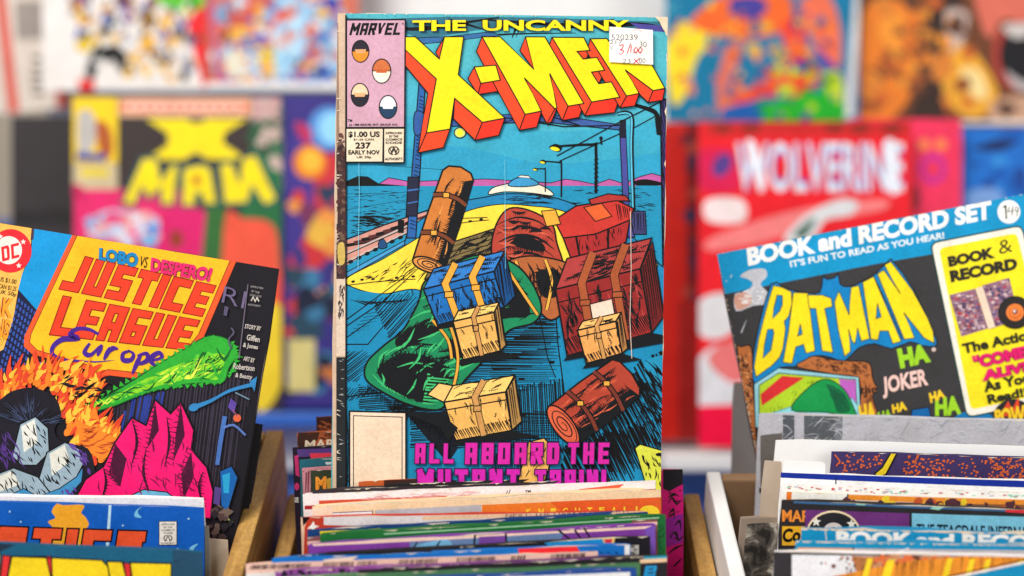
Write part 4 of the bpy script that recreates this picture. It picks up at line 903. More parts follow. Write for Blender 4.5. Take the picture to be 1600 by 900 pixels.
for t_, y in (('US $1.00', 432), ('CAN $1.25', 443), ('UK 50p', 452)): a.text(t_, [(0, y), (28, y+5), (26, y+13), (-2, y+8)], K, .0)
for t_, q in (('BREAK', ((-46, 456), (23, 467), (20, 497), (-50, 486))), ('DOWNS', ((-50, 488), (18, 499), (14, 531), (-54, 520)))): a.text(t_, q, C(250, 160, 40), .03, C(150, 30, 30), .03)
a.text('OO', [(-10, 524), (8, 527), (5, 540), (-13, 537)], C(250, 190, 50), .03, C(150, 60, 30), .02)
a.poly([(120, 356), (371, 404), (318, 528), (292, 562), (236, 594), (172, 586), (152, 592), (140, 578), (52, 553), (39, 541), (40, 525)], C(238, 88, 40))
a.poly([(129, 354), (362, 402), (311, 522), (286, 553), (234, 584), (170, 577), (153, 583), (143, 571), (60, 547), (48, 535), (50, 522)], C(252, 186, 30), ow=1.5, oc=C(150, 60, 30))
RL = C(236, 62, 34); RD = C(140, 26, 20)
a.block('JUSTICE', [(118, 398), (337, 447), (316, 494), (95, 451)], RL, .40, RD, .14, .22)
a.block('LEAGUE', [(101, 463), (312, 501), (291, 546), (80, 522)], RL, .38, RD, .14, .22)
a.text('LOBO', [(157, 387), (219, 396), (216, 419), (156, 406)], C(20, 130, 190), .05, C(10, 60, 90), .03); a.text('VS', [(222, 400), (234, 402), (230, 419), (218, 416)], K, .0)
a.text('DESPERO!', [(238, 402), (334, 419), (328, 441), (236, 424)], C(240, 40, 110), .04, C(110, 20, 60), .04)
PV = C(70, 32, 140)
def pen(P, w_=7.4): a.line(P, w_, PV, .5, .35, 1.1, n=5)
pen([(156, 522), (140, 514), (122, 514), (112, 522), (122, 528), (100, 530), (86, 540), (84, 552), (100, 561), (130, 564)], 8.4); a.line([(120, 562), (150, 565), (182, 562)], 2.2, PV, .6, .1, 1, n=3)
pen([(142, 536), (134, 550), (144, 554), (158, 540)]); pen([(161, 538), (154, 556)]); pen([(174, 542), (164, 562)]); pen([(170, 552), (178, 544), (186, 545)])
pen([(204, 548), (194, 552), (194, 562), (206, 562), (210, 553), (202, 547)]); pen([(222, 552), (208, 584)]); pen([(216, 556), (230, 552), (232, 562), (220, 568), (214, 566)]); pen([(240, 563), (254, 558), (250, 551), (240, 556), (238, 566), (248, 571), (258, 567)])
# green beam
G1 = C(46, 168, 50); G2 = C(140, 214, 40)
a.poly(sm([(118, 641), (150, 628), (200, 600), (250, 568), (290, 545), (310, 532), (330, 524), (352, 528), (366, 540), (370, 556), (358, 575), (352, 594), (338, 600), (318, 598), (280, 602), (230, 614), (180, 634), (140, 644)], 5), G1, ow=1.8, oc=C(20, 80, 30))
a.poly(sm([(126, 639), (180, 618), (240, 586), (300, 562), (340, 552), (352, 560), (342, 592), (310, 590), (250, 602), (190, 624), (150, 638)], 5), G2)
a.marks([(150, 635), (230, 596), (320, 548), (356, 556), (340, 594), (230, 610)], 60, -28, 22, 2.2, G1, 20); a.marks([(280, 570), (340, 540), (360, 556), (340, 596), (290, 592)], 26, -30, 26, 2, C(18, 92, 30), 40); a.marks([(240, 585), (330, 550), (340, 580), (250, 606)], 16, -30, 22, 2.2, C(220, 236, 70), 15)
for pth, an in (([(130, 640), (190, 622), (250, 604), (300, 600), (350, 594)], 100), ([(130, 636), (190, 604), (250, 568), (300, 540), (340, 526)], -120)):
    a.feather(pth, 7, 22, 9, an, G1, 35)
a.feather([(362, 534), (370, 556), (356, 590)], 9, 14, 6, -10, G1, 50)
for i in range(26):
    t_ = (i+.5)/26; x, y = 140+t_*215, 634-t_*72; wd = 3+t_*24
    a.line([(x-12, y+random.uniform(-wd, wd)*.8), (x, y+random.uniform(-wd, wd)), (x+14, y-6+random.uniform(-wd, wd)*.8)], 2+t_*3.4, random.choice([G1, C(20, 96, 34), C(20, 96, 34), C(96, 200, 50), C(226, 238, 80)]), .2, .1, 1, n=3)
# flames
FR, FO, FY = C(226, 70, 36), C(244, 130, 36), C(252, 190, 60)
rn = random.Random(5)
def flame(x, y, l, wd, ang, col):
    c, s_ = math.cos(R(ang)), math.sin(R(ang)); n_ = (-s_, c)
    P = [(x-n_[0]*wd, y-n_[1]*wd), (x+c*l*.4-n_[0]*wd*.8, y+s_*l*.4-n_[1]*wd*.8), (x+c*l+n_[0]*wd*.6, y+s_*l+n_[1]*wd*.6), (x+c*l*.35+n_[0]*wd*.7, y+s_*l*.35+n_[1]*wd*.7), (x+n_[0]*wd, y+n_[1]*wd), (x-c*wd, y-s_*wd)]
    a.poly(sm(P, 3), col)
regF = [(-6, 600), (30, 575), (100, 570), (150, 586), (170, 600), (130, 640), (190, 668), (200, 690), (150, 725), (110, 690), (96, 640), (60, 600), (0, 640)]
for cset, n_, l0 in (((FR, FR), 120, 26), ((FO, FR), 110, 22), ((FO, FY), 80, 16), ((FY,), 26, 12)):
    k = 0
    while k < n_:
        p = (rn.uniform(-6, 206), rn.uniform(568, 730))
        if not inside(p, regF): continue
        flame(p[0], p[1], l0*rn.uniform(.6, 1.4), rn.uniform(2, 5.5), rn.uniform(-110, -30), rn.choice(cset)); k += 1
a.poly([(120, 655), (200, 690), (160, 720), (128, 690)], FO); a.marks([(118, 650), (200, 680), (160, 724), (120, 690)], 22, -10, 18, 2.4, C(180, 70, 30), 30); a.marks([(100, 580), (190, 600), (150, 640), (90, 600)], 24, -15, 18, 3.4, VB, 30)
# dark bristly bush, angular grey rocks, pink crags (stand-ins)
a.poly(sm([(-10, 650), (8, 620), (30, 608), (60, 606), (90, 622), (98, 650), (88, 670), (100, 690), (140, 700), (152, 740), (160, 790), (-20, 790)], 4), C(26, 22, 34))
a.begin(8)
for i in range(170):
    an = R(rn.uniform(185, 355)); r0 = rn.uniform(5, 34); l = rn.uniform(10, 22); cx, cy = 50, 664
    p = (cx+math.cos(an)*r0*1.2, cy+math.sin(an)*r0); q = (cx+math.cos(an)*(r0+l)*1.25, cy+math.sin(an)*(r0+l)); a.line([p, q], rn.uniform(1.6, 3.4), rn.choice([K, C(70, 84, 120), C(44, 48, 74), K]), .5, .05, 1)
a.end()
GB = C(150, 172, 186); GW = C(226, 224, 214); GD = C(60, 140, 190)
def crag(P, top, q, c1, c2):
    a.poly(P, c1, ow=2.2); a.poly(q, c2); a.marks(P, 22, 60, 16, 2.2, K, 25)
crag([(22, 712), (34, 662), (58, 650), (78, 668), (80, 706), (60, 726), (36, 726)], 0, [(36, 666), (57, 654), (62, 690), (40, 706)], GB, GW)
crag([(62, 752), (76, 706), (104, 690), (126, 700), (134, 722), (118, 752), (84, 772)], 0, [(80, 708), (104, 694), (112, 720), (84, 742)], GB, GW)
crag([(-14, 780), (-8, 742), (24, 730), (62, 744), (84, 772), (50, 790)], 0, [(-6, 746), (22, 734), (34, 756), (0, 768)], GB, GW)
a.poly([(60, 776), (96, 762), (122, 744), (132, 728), (130, 752), (104, 780)], GD, ow=1.6); a.poly([(10, 776), (40, 762), (64, 776), (50, 788)], GD, ow=1.4)
a.marks([(0, 660), (30, 690), (60, 736), (0, 740)], 20, 60, 24, 2.6, C(84, 52, 130), 30); a.marks([(90, 680), (140, 706), (150, 760), (130, 720)], 18, 50, 16, 2.8, C(96, 60, 150), 30); a.marks([(60, 776), (140, 750), (150, 778), (80, 780)], 16, 60, 14, 2.6, C(96, 60, 160), 20)
PKK = C(240, 18, 112); PKD = C(120, 8, 66)
a.poly([(108, 800), (136, 748), (164, 728), (182, 690), (208, 652), (230, 664), (244, 624), (268, 646), (284, 628), (304, 672), (300, 702), (324, 730), (334, 768), (330, 810)], PKK, ow=2.6)
for P in ([(182, 692), (200, 716), (190, 760), (172, 740)], [(244, 626), (250, 672), (232, 700), (238, 668)], [(284, 630), (290, 680), (272, 720), (276, 676)], [(300, 706), (304, 744), (288, 780), (284, 740)]): a.poly(P, C(70, 8, 46)); a.feather(P+P[:1], 10, 22, 2.2, 200, C(70, 8, 46), 25)
for P in ([(208, 654), (216, 690), (206, 730)], [(164, 730), (168, 756), (158, 786)], [(230, 700), (226, 740), (240, 780)], [(262, 650), (266, 690), (258, 730)], [(318, 736), (312, 760), (318, 790)]): a.fold(P, 5, 9, 20, 12, 2, C(50, 6, 36))
a.poly([(196, 778), (226, 764), (262, 768), (290, 790), (200, 792)], C(100, 180, 216), ow=1.8)
a.marks([(190, 690), (300, 670), (324, 780), (140, 780)], 50, 70, 20, 2.2, PKD, 40)
# street lamps, sparks, letters in the night sky
LB = C(50, 130, 190)
a.line([(304, 636), (330, 626), (360, 610), (398, 600)], 5, LB, 1.6, 1.3, .8, n=3); a.poly(ell(304, 636, 8, 6, -20), LB); a.poly([(390, 596), (402, 588), (398, 612)], LB)
a.line([(352, 650), (345, 690), (340, 726)], 7, C(70, 110, 180), 1, .9, 1); a.line([(350, 668), (366, 664), (384, 680)], 3.4, C(90, 120, 190), n=3); a.line([(368, 613), (390, 624)], 2, C(110, 140, 160))
a.poly([(361, 622), (370, 630), (366, 646), (357, 636)], C(96, 70, 160)); a.poly(ell(371, 653, 6, 6), C(226, 100, 60)); a.line([(364, 640), (371, 650)], 2, C(150, 80, 110))
a.text('RI', [(352, 447), (386, 456), (381, 482), (347, 472)], C(112, 98, 134), -.01); a.text('I', [(352, 478), (358, 480), (355, 494), (350, 492)], C(90, 80, 110), .03); a.line([(362, 512), (366, 520), (358, 530), (362, 544)], 2.4, C(90, 84, 110), n=3)
a.line([(388, 444), (374, 560)], 1.6, C(110, 100, 120))
WG = C(206, 196, 188)
for t_, (x, y, w_, h_) in (('APPROVED', (392, 446, 20, 3)), ('BY THE', (394, 453, 12, 3)), ('COMICS CODE', (391, 459, 18, 3)), ('AUTHORITY', (388, 474, 20, 3))): a.text(t_, [(x, y), (x+w_, y+3), (x+w_-.5, y+3+h_), (x-.5, y+h_)], C(170, 164, 164), .0)
a.line([(393, 470), (396, 464), (399, 471), (402, 465), (405, 471)], 1.8, WG)
for t_, (x, y, w_, h_) in (('STORY BY', (384, 506, 25, 7)), ('Giffen', (387, 522, 20, 9)), ('& Jones', (381, 535, 23, 9)), ('ART BY', (382, 556, 17, 7)), ('Robertson', (366, 567, 33, 9)), ('& Beatty', (369, 582, 26, 9))): a.text(t_, [(x, y), (x+w_, y+4), (x+w_-1.5, y+4+h_), (x-1.5, y+h_)], WG, .02)
# small blue glow and rubble at the lower right
a.poly([(344, 736), (362, 728), (372, 746), (356, 800), (346, 790)], C(20, 96, 170), ow=1.6); a.poly([(348, 742), (360, 738), (358, 770), (350, 770)], C(40, 160, 210))
a.poly([(336, 760), (346, 762), (344, 790), (334, 786)], C(84, 64, 130)); a.line([(336, 800), (350, 806), (364, 816)], 2.4, C(150, 190, 70)); rnd_blobs(a, [(330, 790), (368, 800), (350, 860), (330, 850)], 22, [C(80, 60, 60), C(40, 34, 40), C(110, 90, 80)], 3, 7, 6)
a.build(JL)
# black magazine leaning just behind it
pl = Plane((411-500*C9, 662-500*S9), (411, 663), 0.752, 25, h=0.2)
t = comic(pl, 'plain black magazine peeking out behind the tilted comic in the left crate', C(44, 42, 44), seed=43, thick=0.004, pages=M_TAN)
a = Art(pl); px_rect(pl, C(44, 42, 44), a); a.build(t)

# front of the left crate
G_L = 'comics at the front of the left crate'
pl = Plane((-190, 772), (318, 779), 0.7165, 17, h=.26, bend=lambda t: .001*math.sin(math.pi*t)); t = comic(pl, 'white backed comic in the left crate just behind the blue one', C(244, 240, 240), G_L, pages=M_PAGEW, seed=50, thick=.004)
a = Art(pl); px_rect(pl, C(240, 236, 238), a); a.build(t)
pl = Plane((-214, 776), (319, 793), 0.709, 17, h=.26, bend=lambda t: .0012*math.sin(math.pi*t)); t = comic(pl, 'blue comic with red letters and a crescent moon in the left crate', C(20, 100, 190), G_L, seed=51)
a = Art(pl); px_rect(pl, C(16, 92, 190), a)
a.poly(sm([(90, 786), (100, 788), (132, 788), (128, 800), (134, 806), (140, 818), (134, 830), (140, 850), (64, 850), (84, 826), (76, 814), (88, 808), (82, 798)], 3), C(244, 168, 40)); a.poly([(171, 788), (175, 788), (171, 856), (166, 856)], C(190, 222, 240))
a.block('JUSTICE', [(-104, 818), (229, 830), (222, 876), (-112, 866)], C(238, 84, 44), .38, K, .16, .24)
cm = [(224, 791), (214, 796), (211, 806), (222, 808), (217, 802), (217, 796)]; a.poly(sm(cm, 3), C(120, 190, 226)); a.poly(sm([(310, 849), (298, 854), (296, 862), (302, 862), (304, 856)], 3), C(120, 190, 226))
for x, y in ((17, 798), (34, 814), (245, 858), (295, 810), (193, 820), (278, 857)): a.poly(ell(x, y, 1.8, 1.8, 0, 6), C(160, 206, 236))
code_seal(a, 263, 814, 1.05, C(240, 232, 224)); a.build(t)
pl = Plane((-230, 838), (317, 861), 0.6795, 17, h=.26, bend=lambda t: .0012*math.sin(math.pi*t)); t = comic(pl, 'teal comic with huge yellow letters at the front of the left crate', C(24, 90, 124), G_L, seed=52)
a = Art(pl); px_rect(pl, C(24, 94, 128), a); RT = C(230, 50, 50)
a.poly([(-10, 846), (26, 850), (4, 860), (-10, 862)], C(30, 50, 70)); a.poly([(270, 858), (320, 864), (320, 990), (270, 990)], C(36, 76, 104))
for P in ([(6, 866), (18, 868), (10, 920), (0, 920)], [(18, 868), (82, 868), (84, 930), (8, 930)], [(70, 872), (82, 870), (84, 930), (66, 930)]): a.poly(P, RT, ow=1.8)
for P in ([(-20, 862), (2, 864), (0, 940), (-20, 940)], [(20, 868), (74, 870), (80, 896), (84, 940), (6, 940)], [(82, 870), (160, 874), (170, 884), (176, 940), (84, 940)], [(168, 876), (192, 877), (208, 940), (180, 940)], [(204, 878), (268, 880), (268, 940), (212, 940)]): a.poly(P, C(250, 214, 30), ow=2.4)
a.poly([(194, 878), (204, 880), (206, 906), (198, 900)], RT, ow=1.6); a.text('TM', [(272, 876), (279, 876), (279, 879), (272, 879)], K, 0); a.build(t)
pl = Plane((20, 838), (358, 842), 0.724, 17, h=.24); t = tag(empty('backing_board', pl.m), 'beige backing board standing behind the teal comic in the left crate', 'backing board'); sheet('card', pl, -.001, 0, ink_card(C(206, 184, 160)), t, .0001)
pl = Plane((60, 816), (328, 820), 0.716, 17, h=.24); t = tag(empty('backing_board', pl.m), 'grey beige backing board sticking out beside the blue comic in the left crate', 'backing board'); sheet('card', pl, -.001, 0, ink_card(C(176, 168, 150)), t, .0001)

# ------------------------------------------------------------------ right box: the tilted record sleeve
pl = Plane((1120, 397), (1600, 303), 0.790, 25, h=0.26, bend=lambda t: .001*math.sin(math.pi*t))
BM = comic(pl, 'tilted black and blue book and record sleeve with yellow title letters in the right box', C(60, 58, 60), seed=61, thick=0.003, pages=M_PAGEW, cat='record sleeve', name='record_sleeve', rough=.0005)
a = Art(pl); DKG = C(58, 55, 57); CB = C(10, 150, 204)
px_rect(pl, DKG, a)
a.poly([(1110, 380), (1620, 290), (1620, 366), (1462, 396), (1360, 414), (1240, 438), (1131, 460)], CB)
a.text('BOOK and RECORD SET', [(1166, 387), (1548, 313), (1549, 342), (1169, 416)], C(248, 246, 244), .05)
a.text("IT'S FUN TO READ AS YOU HEAR!", [(1233, 407.5), (1474, 362), (1475, 372.5), (1235, 418)], C(236, 240, 240), .03)
a.poly(ell(1576, 331, 18, 18.5), C(250, 248, 244)); a.line([(1567, 324), (1571, 322), (1572, 342)], 2.4, K); a.line([(1577, 323), (1575, 331), (1583, 329)], 1.4, K); a.line([(1582, 322), (1581, 336)], 1.4, K); a.poly(ell(1588, 327, 3, 4, 0, 10), K, holes=[ell(1588, 327, 1.8, 2.8, 0, 8)]); a.line([(1591, 326), (1588, 338)], 1.3, K)
# torn sticker remains at the upper left
a.poly(sm([(1156, 432), (1170, 422), (1194, 420), (1198, 432), (1188, 444), (1200, 458), (1198, 474), (1176, 478), (1150, 486), (1148, 460), (1164, 456), (1176, 444), (1168, 436)], 3), C(196, 196, 204)); a.poly(sm([(1148, 462), (1170, 458), (1174, 474), (1152, 484)], 3), C(216, 160, 140)); a.marks([(1150, 456), (1196, 440), (1196, 472), (1152, 482)], 24, -10, 12, 2, C(244, 240, 240), 30)
for P in ([(1141, 434), (1144, 428)], [(1134, 440), (1136, 438)], [(1158, 520), (1166, 500)]): a.line(P, 2, C(200, 206, 210), 1, .2)
# emblem
a.poly(sm([(1204, 444), (1222, 448), (1239, 454), (1262, 458), (1280, 457), (1284, 440), (1286, 430), (1290, 436), (1303, 434), (1309, 428), (1312, 444), (1324, 448), (1340, 443), (1367, 428), (1388, 407), (1396, 410), (1427, 453), (1458, 519), (1462, 540), (1440, 540), (1421, 534), (1392, 545), (1366, 537), (1340, 544), (1319, 564), (1296, 558), (1272, 556), (1241, 573), (1219, 574), (1179, 600), (1176, 567), (1183, 520)], 2), C(10, 130, 196), ow=2.2, oc=C(30, 30, 34))
a.poly([(1215, 444), (1230, 443), (1282, 431), (1280, 452), (1262, 455), (1240, 451)], DKG); a.poly([(1312, 430), (1370, 420), (1345, 438), (1328, 445), (1314, 442)], DKG)
YB = C(252, 222, 22)
for P, H in (([(1208, 446), (1222, 449), (1236, 456), (1237, 474), (1232, 494), (1225, 502), (1227, 514), (1223, 545), (1218, 558), (1206, 571), (1181, 589), (1178, 574), (1185, 530), (1193, 498), (1201, 468)], [[(1214, 461), (1222, 462), (1222, 476), (1218, 486), (1207, 498), (1209, 480)], [(1199, 515), (1207, 514), (1209, 520), (1204, 547), (1192, 560), (1194, 540)]]),
  ([(1239, 457), (1262, 458), (1273, 548), (1259, 552), (1255, 538), (1243, 542), (1237, 568), (1223, 566), (1232, 515)], [[(1250, 506), (1253, 522), (1246, 525)]]),
  ([(1261, 461), (1284, 461), (1298, 466), (1300, 479), (1288, 482), (1301, 551), (1284, 548), (1274, 482), (1264, 482)], None),
  ([(1303, 472), (1310, 455), (1326, 492), (1329, 449), (1341, 446), (1358, 529), (1345, 533), (1339, 512), (1335, 537), (1331, 534), (1325, 514), (1328, 549), (1319, 557), (1309, 515)], None),
  ([(1347, 441), (1364, 432), (1407, 533), (1394, 537), (1387, 517), (1374, 517), (1371, 531), (1360, 530)], [[(1370, 474), (1376, 495), (1368, 498)]]),
  ([(1370, 428), (1380, 422), (1406, 459), (1381, 414), (1391, 409), (1425, 454), (1448, 496), (1457, 518), (1459, 536), (1443, 528), (1411, 488), (1428, 528), (1412, 530)], None)):
    a.poly(P, YB, holes=H, ow=1.5, oc=C(40, 60, 50))
a.line([(1366, 436), (1386, 476), (1409, 530)], 2, C(30, 30, 40))
a.poly(ell(1458, 546, 3.4, 3.4, 0, 10), C(226, 200, 190))
# carved frame and plain hills inside it
BR = C(184, 106, 54); BRD = C(74, 42, 28)
a.poly(sm([(1152, 547), (1158, 542), (1174, 544), (1176, 600), (1180, 660), (1184, 760), (1176, 760), (1164, 640)], 4), BR, ow=1.8); a.marks([(1153, 548), (1173, 548), (1180, 700), (1172, 700)], 70, 60, 9, 2.2, BRD, 50); a.marks([(1153, 548), (1173, 548), (1180, 700), (1172, 700)], 24, 60, 8, 2, C(222, 150, 90), 50)
a.poly(sm([(1245, 573), (1258, 562), (1272, 556), (1300, 562), (1330, 564), (1357, 567), (1362, 588), (1366, 600), (1370, 606), (1362, 620), (1370, 650), (1344, 650), (1342, 594), (1300, 584)], 3), BR, ow=1.8)
a.marks([(1250, 572), (1272, 558), (1356, 568), (1362, 600), (1350, 590), (1300, 582)], 60, 30, 10, 2.2, BRD, 70); a.marks([(1345, 590), (1362, 596), (1366, 648), (1346, 648)], 22, 60, 9, 2, BRD, 50)
a.poly([(1178, 600), (1216, 575), (1341, 589), (1345, 668), (1180, 668)], C(150, 206, 220), ow=1.4); a.poly([(1186, 602), (1216, 583), (1336, 593), (1340, 668), (1186, 668)], C(180, 212, 40), ow=1.4)
a.poly([(1188, 616), (1222, 587), (1256, 590), (1190, 634)], C(216, 44, 48)); a.poly([(1310, 592), (1336, 594), (1338, 668), (1326, 668)], C(190, 96, 190)); a.marks([(1200, 640), (1260, 592), (1300, 592), (1290, 640), (1210, 650)], 36, -60, 10, 1.4, C(110, 140, 20), 40)
a.poly([(1190, 672), (1198, 648), (1240, 634), (1290, 640), (1330, 622), (1340, 634), (1340, 672)], C(150, 222, 230), ow=1.4, oc=C(60, 150, 160))
a.poly(sm([(1236, 640), (1262, 606), (1290, 592), (1316, 606), (1332, 634), (1334, 652), (1290, 644)], 4), C(18, 150, 74), ow=1.6); a.poly(sm([(1290, 600), (1316, 612), (1328, 640), (1308, 644), (1300, 620)], 4), C(12, 104, 62)); a.hatch([(1292, 604), (1318, 616), (1326, 640), (1306, 642)], 60, 4, 1.6, C(12, 60, 46))
# lettering on the black ground
a.text('the', [(1343, 603), (1369, 600), (1369, 614), (1343, 616)], K, .02, C(200, 120, 70), .01)
a.text('JOKER', [(1377, 589), (1446, 575), (1451, 609), (1379, 623)], C(246, 204, 194), .035, C(60, 30, 30), .02)
a.text('HA', [(1400, 545), (1449, 536), (1454, 565), (1406, 576)], C(160, 214, 40), .07, K, .03)
a.text('HA', [(1460, 622), (1498, 617), (1502, 648), (1460, 650)], C(160, 214, 40), .06, K, .03); a.text('HA', [(1450, 614), (1473, 607), (1476, 620), (1453, 630)], C(250, 206, 40), .06, K, .02)
a.text('HA', [(1392, 632), (1414, 626), (1417, 640), (1394, 646)], C(250, 206, 40), .06, K, .02); a.text('HA', [(1370, 644), (1392, 638), (1394, 656), (1372, 660)], C(160, 214, 40), .06, K, .02); a.text('HA', [(1340, 634), (1366, 626), (1370, 660), (1344, 664)], C(250, 206, 40), .06, K, .02)
a.poly([(1420, 664), (1424, 640), (1450, 636), (1456, 664)], C(16, 104, 176), ow=1.4); a.poly(sm([(1484, 660), (1510, 642), (1540, 644), (1556, 662)], 3), C(14, 120, 184))
# record panel
def rrect(q, r_):
    out = []
    for i in range(4):
        p, c, n_ = q[i-1], q[i], q[(i+1) % 4]
        def tow(b):
            l = math.hypot(b[0]-c[0], b[1]-c[1]); return (c[0]+(b[0]-c[0])/l*r_, c[1]+(b[1]-c[1])/l*r_)
        s0, s1 = tow(p), tow(n_)
        for k in range(6):
            t_ = k/5; out.append((s0[0]*(1-t_)**2+2*c[0]*t_*(1-t_)+s1[0]*t_*t_, s0[1]*(1-t_)**2+2*c[1]*t_*(1-t_)+s1[1]*t_*t_))
    return out
a.poly(rrect([(1453, 380), (1596, 352), (1656, 622), (1510, 652)], 12), C(248, 240, 226), ow=2.4, oc=C(30, 70, 66)); a.poly(rrect([(1466, 388), (1588, 364), (1650, 612), (1516, 640)], 9), C(252, 232, 30))
a.text('BOOK', [(1479, 401), (1552, 385), (1555, 403), (1482, 418)], C(46, 40, 30), .07); a.text('&', [(1558, 377), (1580, 372), (1582, 393), (1561, 398)], C(60, 56, 30), .0); a.text('RECORD', [(1482, 423), (1588, 402), (1590, 421), (1485, 442)], C(46, 40, 30), .07)
for q in ([(1482, 461), (1523, 451), (1543, 513), (1501, 526)], [(1534, 446), (1576, 434), (1592, 500), (1553, 511)]):
    a.poly(q, C(150, 110, 130))
    for i in range(150):
        p = quadmap(q, random.uniform(.04, .96), random.uniform(.03, .97)); sx = random.uniform(1.2, 4); sy = random.uniform(1, 3)
        P = [(p[0]-sx, p[1]-sy*.5), (p[0]+sx*.4, p[1]-sy), (p[0]+sx, p[1]+sy*.3), (p[0]-sx*.2, p[1]+sy)]
        if all(inside(k_, q) for k_ in P): a.poly(P, random.choice([C(90, 80, 130), C(226, 200, 200), C(180, 60, 80), C(60, 56, 90), C(200, 170, 180), C(120, 70, 90), C(200, 140, 130)]))
a.poly([(1523, 451), (1534, 447), (1554, 511), (1543, 514)], C(240, 214, 190))
a.poly(ell(1585, 488, 26, 25), C(44, 38, 36), ow=1.4); a.poly(ell(1585, 488, 14, 13.5), C(240, 128, 54)); a.line(ell(1585, 488, 9, 9, 0, 16, 0, 220), 1.3, C(200, 90, 40)); a.poly(ell(1585, 487, 4.4, 4.2), C(150, 90, 80)); a.poly(ell(1584, 486, 2, 2), C(230, 220, 220))
a.text('The Action', [(1501, 537), (1614, 513), (1617, 529), (1504, 553)], C(40, 40, 24), .04); a.text('"COMES', [(1517, 556), (1612, 537), (1616, 556), (1522, 577)], C(232, 20, 110), .06, C(90, 10, 50), .03); a.text('ALIVE"', [(1532, 578), (1620, 560), (1624, 576), (1534, 596)], C(232, 20, 110), .06, C(90, 10, 50), .03)
a.text('As You', [(1534, 596), (1606, 582), (1609, 597), (1537, 613)], C(40, 40, 24), .04); a.text('Read!!"', [(1540, 616), (1612, 602), (1615, 616), (1543, 631)], C(40, 40, 24), .04)
a.poly(ell(1582, 655, 32, 32), C(40, 36, 40)); a.poly([(1560, 650), (1574, 626), (1580, 640), (1590, 620), (1592, 642), (1610, 630), (1604, 650)], C(230, 70, 40)); a.text('POWER', [(1552, 640), (1622, 628), (1624, 664), (1554, 662)], C(250, 208, 40), .05, C(120, 40, 20), .03)
for i in range(50):
    t_ = random.random(); x = 1120+480*t_; y = 397-94*t_; a.poly([(x-random.uniform(1, 5), y-3), (x+random.uniform(1, 5), y-4), (x, y+random.uniform(.3, 2))], C(226, 224, 220))
for i in range(50):
    t_ = random.random()**.8; x = 1120+68*t_; y = 397+340*t_; a.poly([(x-3, y-2), (x-2, y+3), (x+random.uniform(.5, 2.5), y)], C(210, 180, 150))
a.build(BM)
pl = Plane((1145, 596), (1420, 600), 0.822, 25, h=.2); t = tag(empty('backing_board', pl.m), 'grey card standing behind the left edge of the record sleeve', 'backing board'); sheet('card', pl, -.002, 0, M_GREYB, t, .0001)

# ------------------------------------------------------------------ the packed comics
def dz(y, z=-0.09): return (CAM.z - z) / (0.42262 + (y-450)/F*0.90631)
def packed(tl, tr, label, base, group, lean=17, z=-0.09, h=.255, th=.0028, pages=M_PAGES, amp=.0008, seed=1, cat='comic book', mat=None, rough=.0004, dd=0):
    rn_ = random.Random(seed); ph = rn_.uniform(0, 6)
    pl = Plane(tl, tr, dz(tl[1], z)+dd, lean, d2=dz(tr[1], z)+dd, h=h, bend=lambda t: amp*math.sin(math.pi*t)+amp*.5*math.sin(4*t+ph)-amp*.5*math.sin(ph))
    t = comic(pl, label, base, group, th, pages, cat, seed, rough); a = Art(pl, 0, 'cover_artwork', mat or M_PRINT); px_rect(pl, base, a)
    for i in range(rn_.randint(9, 16)):
        x = rn_.uniform(0, pl.w); l = rn_.uniform(.0006, .004); dpt = rn_.uniform(.0002, .0008); a.tris([[(x-l, 0), (x+l, 0), (x+rn_.uniform(-l, l)*.5, dpt)]], C(222, 206, 184), px=False)
    return pl, t, a
def band(a, y0l, y0r, x0, x1, h0, h1, col, X0=470, X1=1030):
    """printed band parallel to the comic's top edge, h0..h1 pixels below it"""
    f = lambda x: y0l + (y0r-y0l)*(x-X0)/(X1-X0)
    a.poly([(x0, f(x0)+h0), (x1, f(x1)+h0), (x1, f(x1)+h1), (x0, f(x0)+h1)], col)
GC = 'comics packed upright in the middle crate'
# behind the standing comic
pl, t, a = packed((494, 651), (1020, 640), 'brown comic standing hindmost in the middle crate', C(96, 52, 34), GC, seed=70, z=-.075, dd=.008)
a.poly([(494, 652), (560, 650), (560, 670), (494, 672)], C(60, 30, 24)); a.marks([(496, 655), (530, 654), (530, 690), (496, 690)], 20, 10, 14, 2, C(160, 84, 50)); a.build(t)
pl, t, a = packed((464, 676), (1000, 660), 'rust brown comic with cream capitals left of the standing comic', C(168, 84, 44), GC, seed=71, z=-.078, dd=.004)
a.poly([(466, 676), (500, 674), (496, 688), (470, 700), (464, 696)], C(60, 34, 26)); a.marks([(470, 672), (528, 672), (528, 686), (474, 690)], 24, 10, 12, 2, C(80, 40, 24)); a.text('MARVEL', [(477, 688), (560, 684), (560, 698), (476, 702)], C(226, 206, 180), .03); a.build(t)
pl, t, a = packed((457, 699), (990, 682), 'black and violet comic with pink patches left of the standing comic', C(34, 24, 40), GC, seed=72, z=-.085)
a.poly([(464, 702), (560, 698), (560, 710), (466, 714)], C(86, 60, 130)); a.poly([(484, 708), (560, 706), (560, 715), (486, 718)], C(224, 60, 80)); a.poly([(460, 712), (466, 711), (468, 745), (462, 742)], C(196, 50, 110)); a.poly(ell(464, 760, 4, 6, 0, 10), C(200, 50, 110)); a.text('SE', [(459, 777), (467, 777), (467, 785), (459, 785)], C(226, 220, 214), .02); a.build(t)
pl, t, a = packed((468, 718), (1000, 700), 'teal edged comic left of the standing comic', C(40, 100, 110), GC, seed=73, z=-.086)
a.poly([(468, 719), (560, 716), (560, 728), (470, 731)], C(34, 96, 112)); a.poly([(508, 722), (530, 720), (530, 724), (510, 726)], C(190, 200, 200)); a.build(t)
pl, t, a = packed((472, 731), (1000, 714), 'dusty pink comic squeezed behind the olive one', C(196, 130, 140), GC, seed=74, z=-.088)
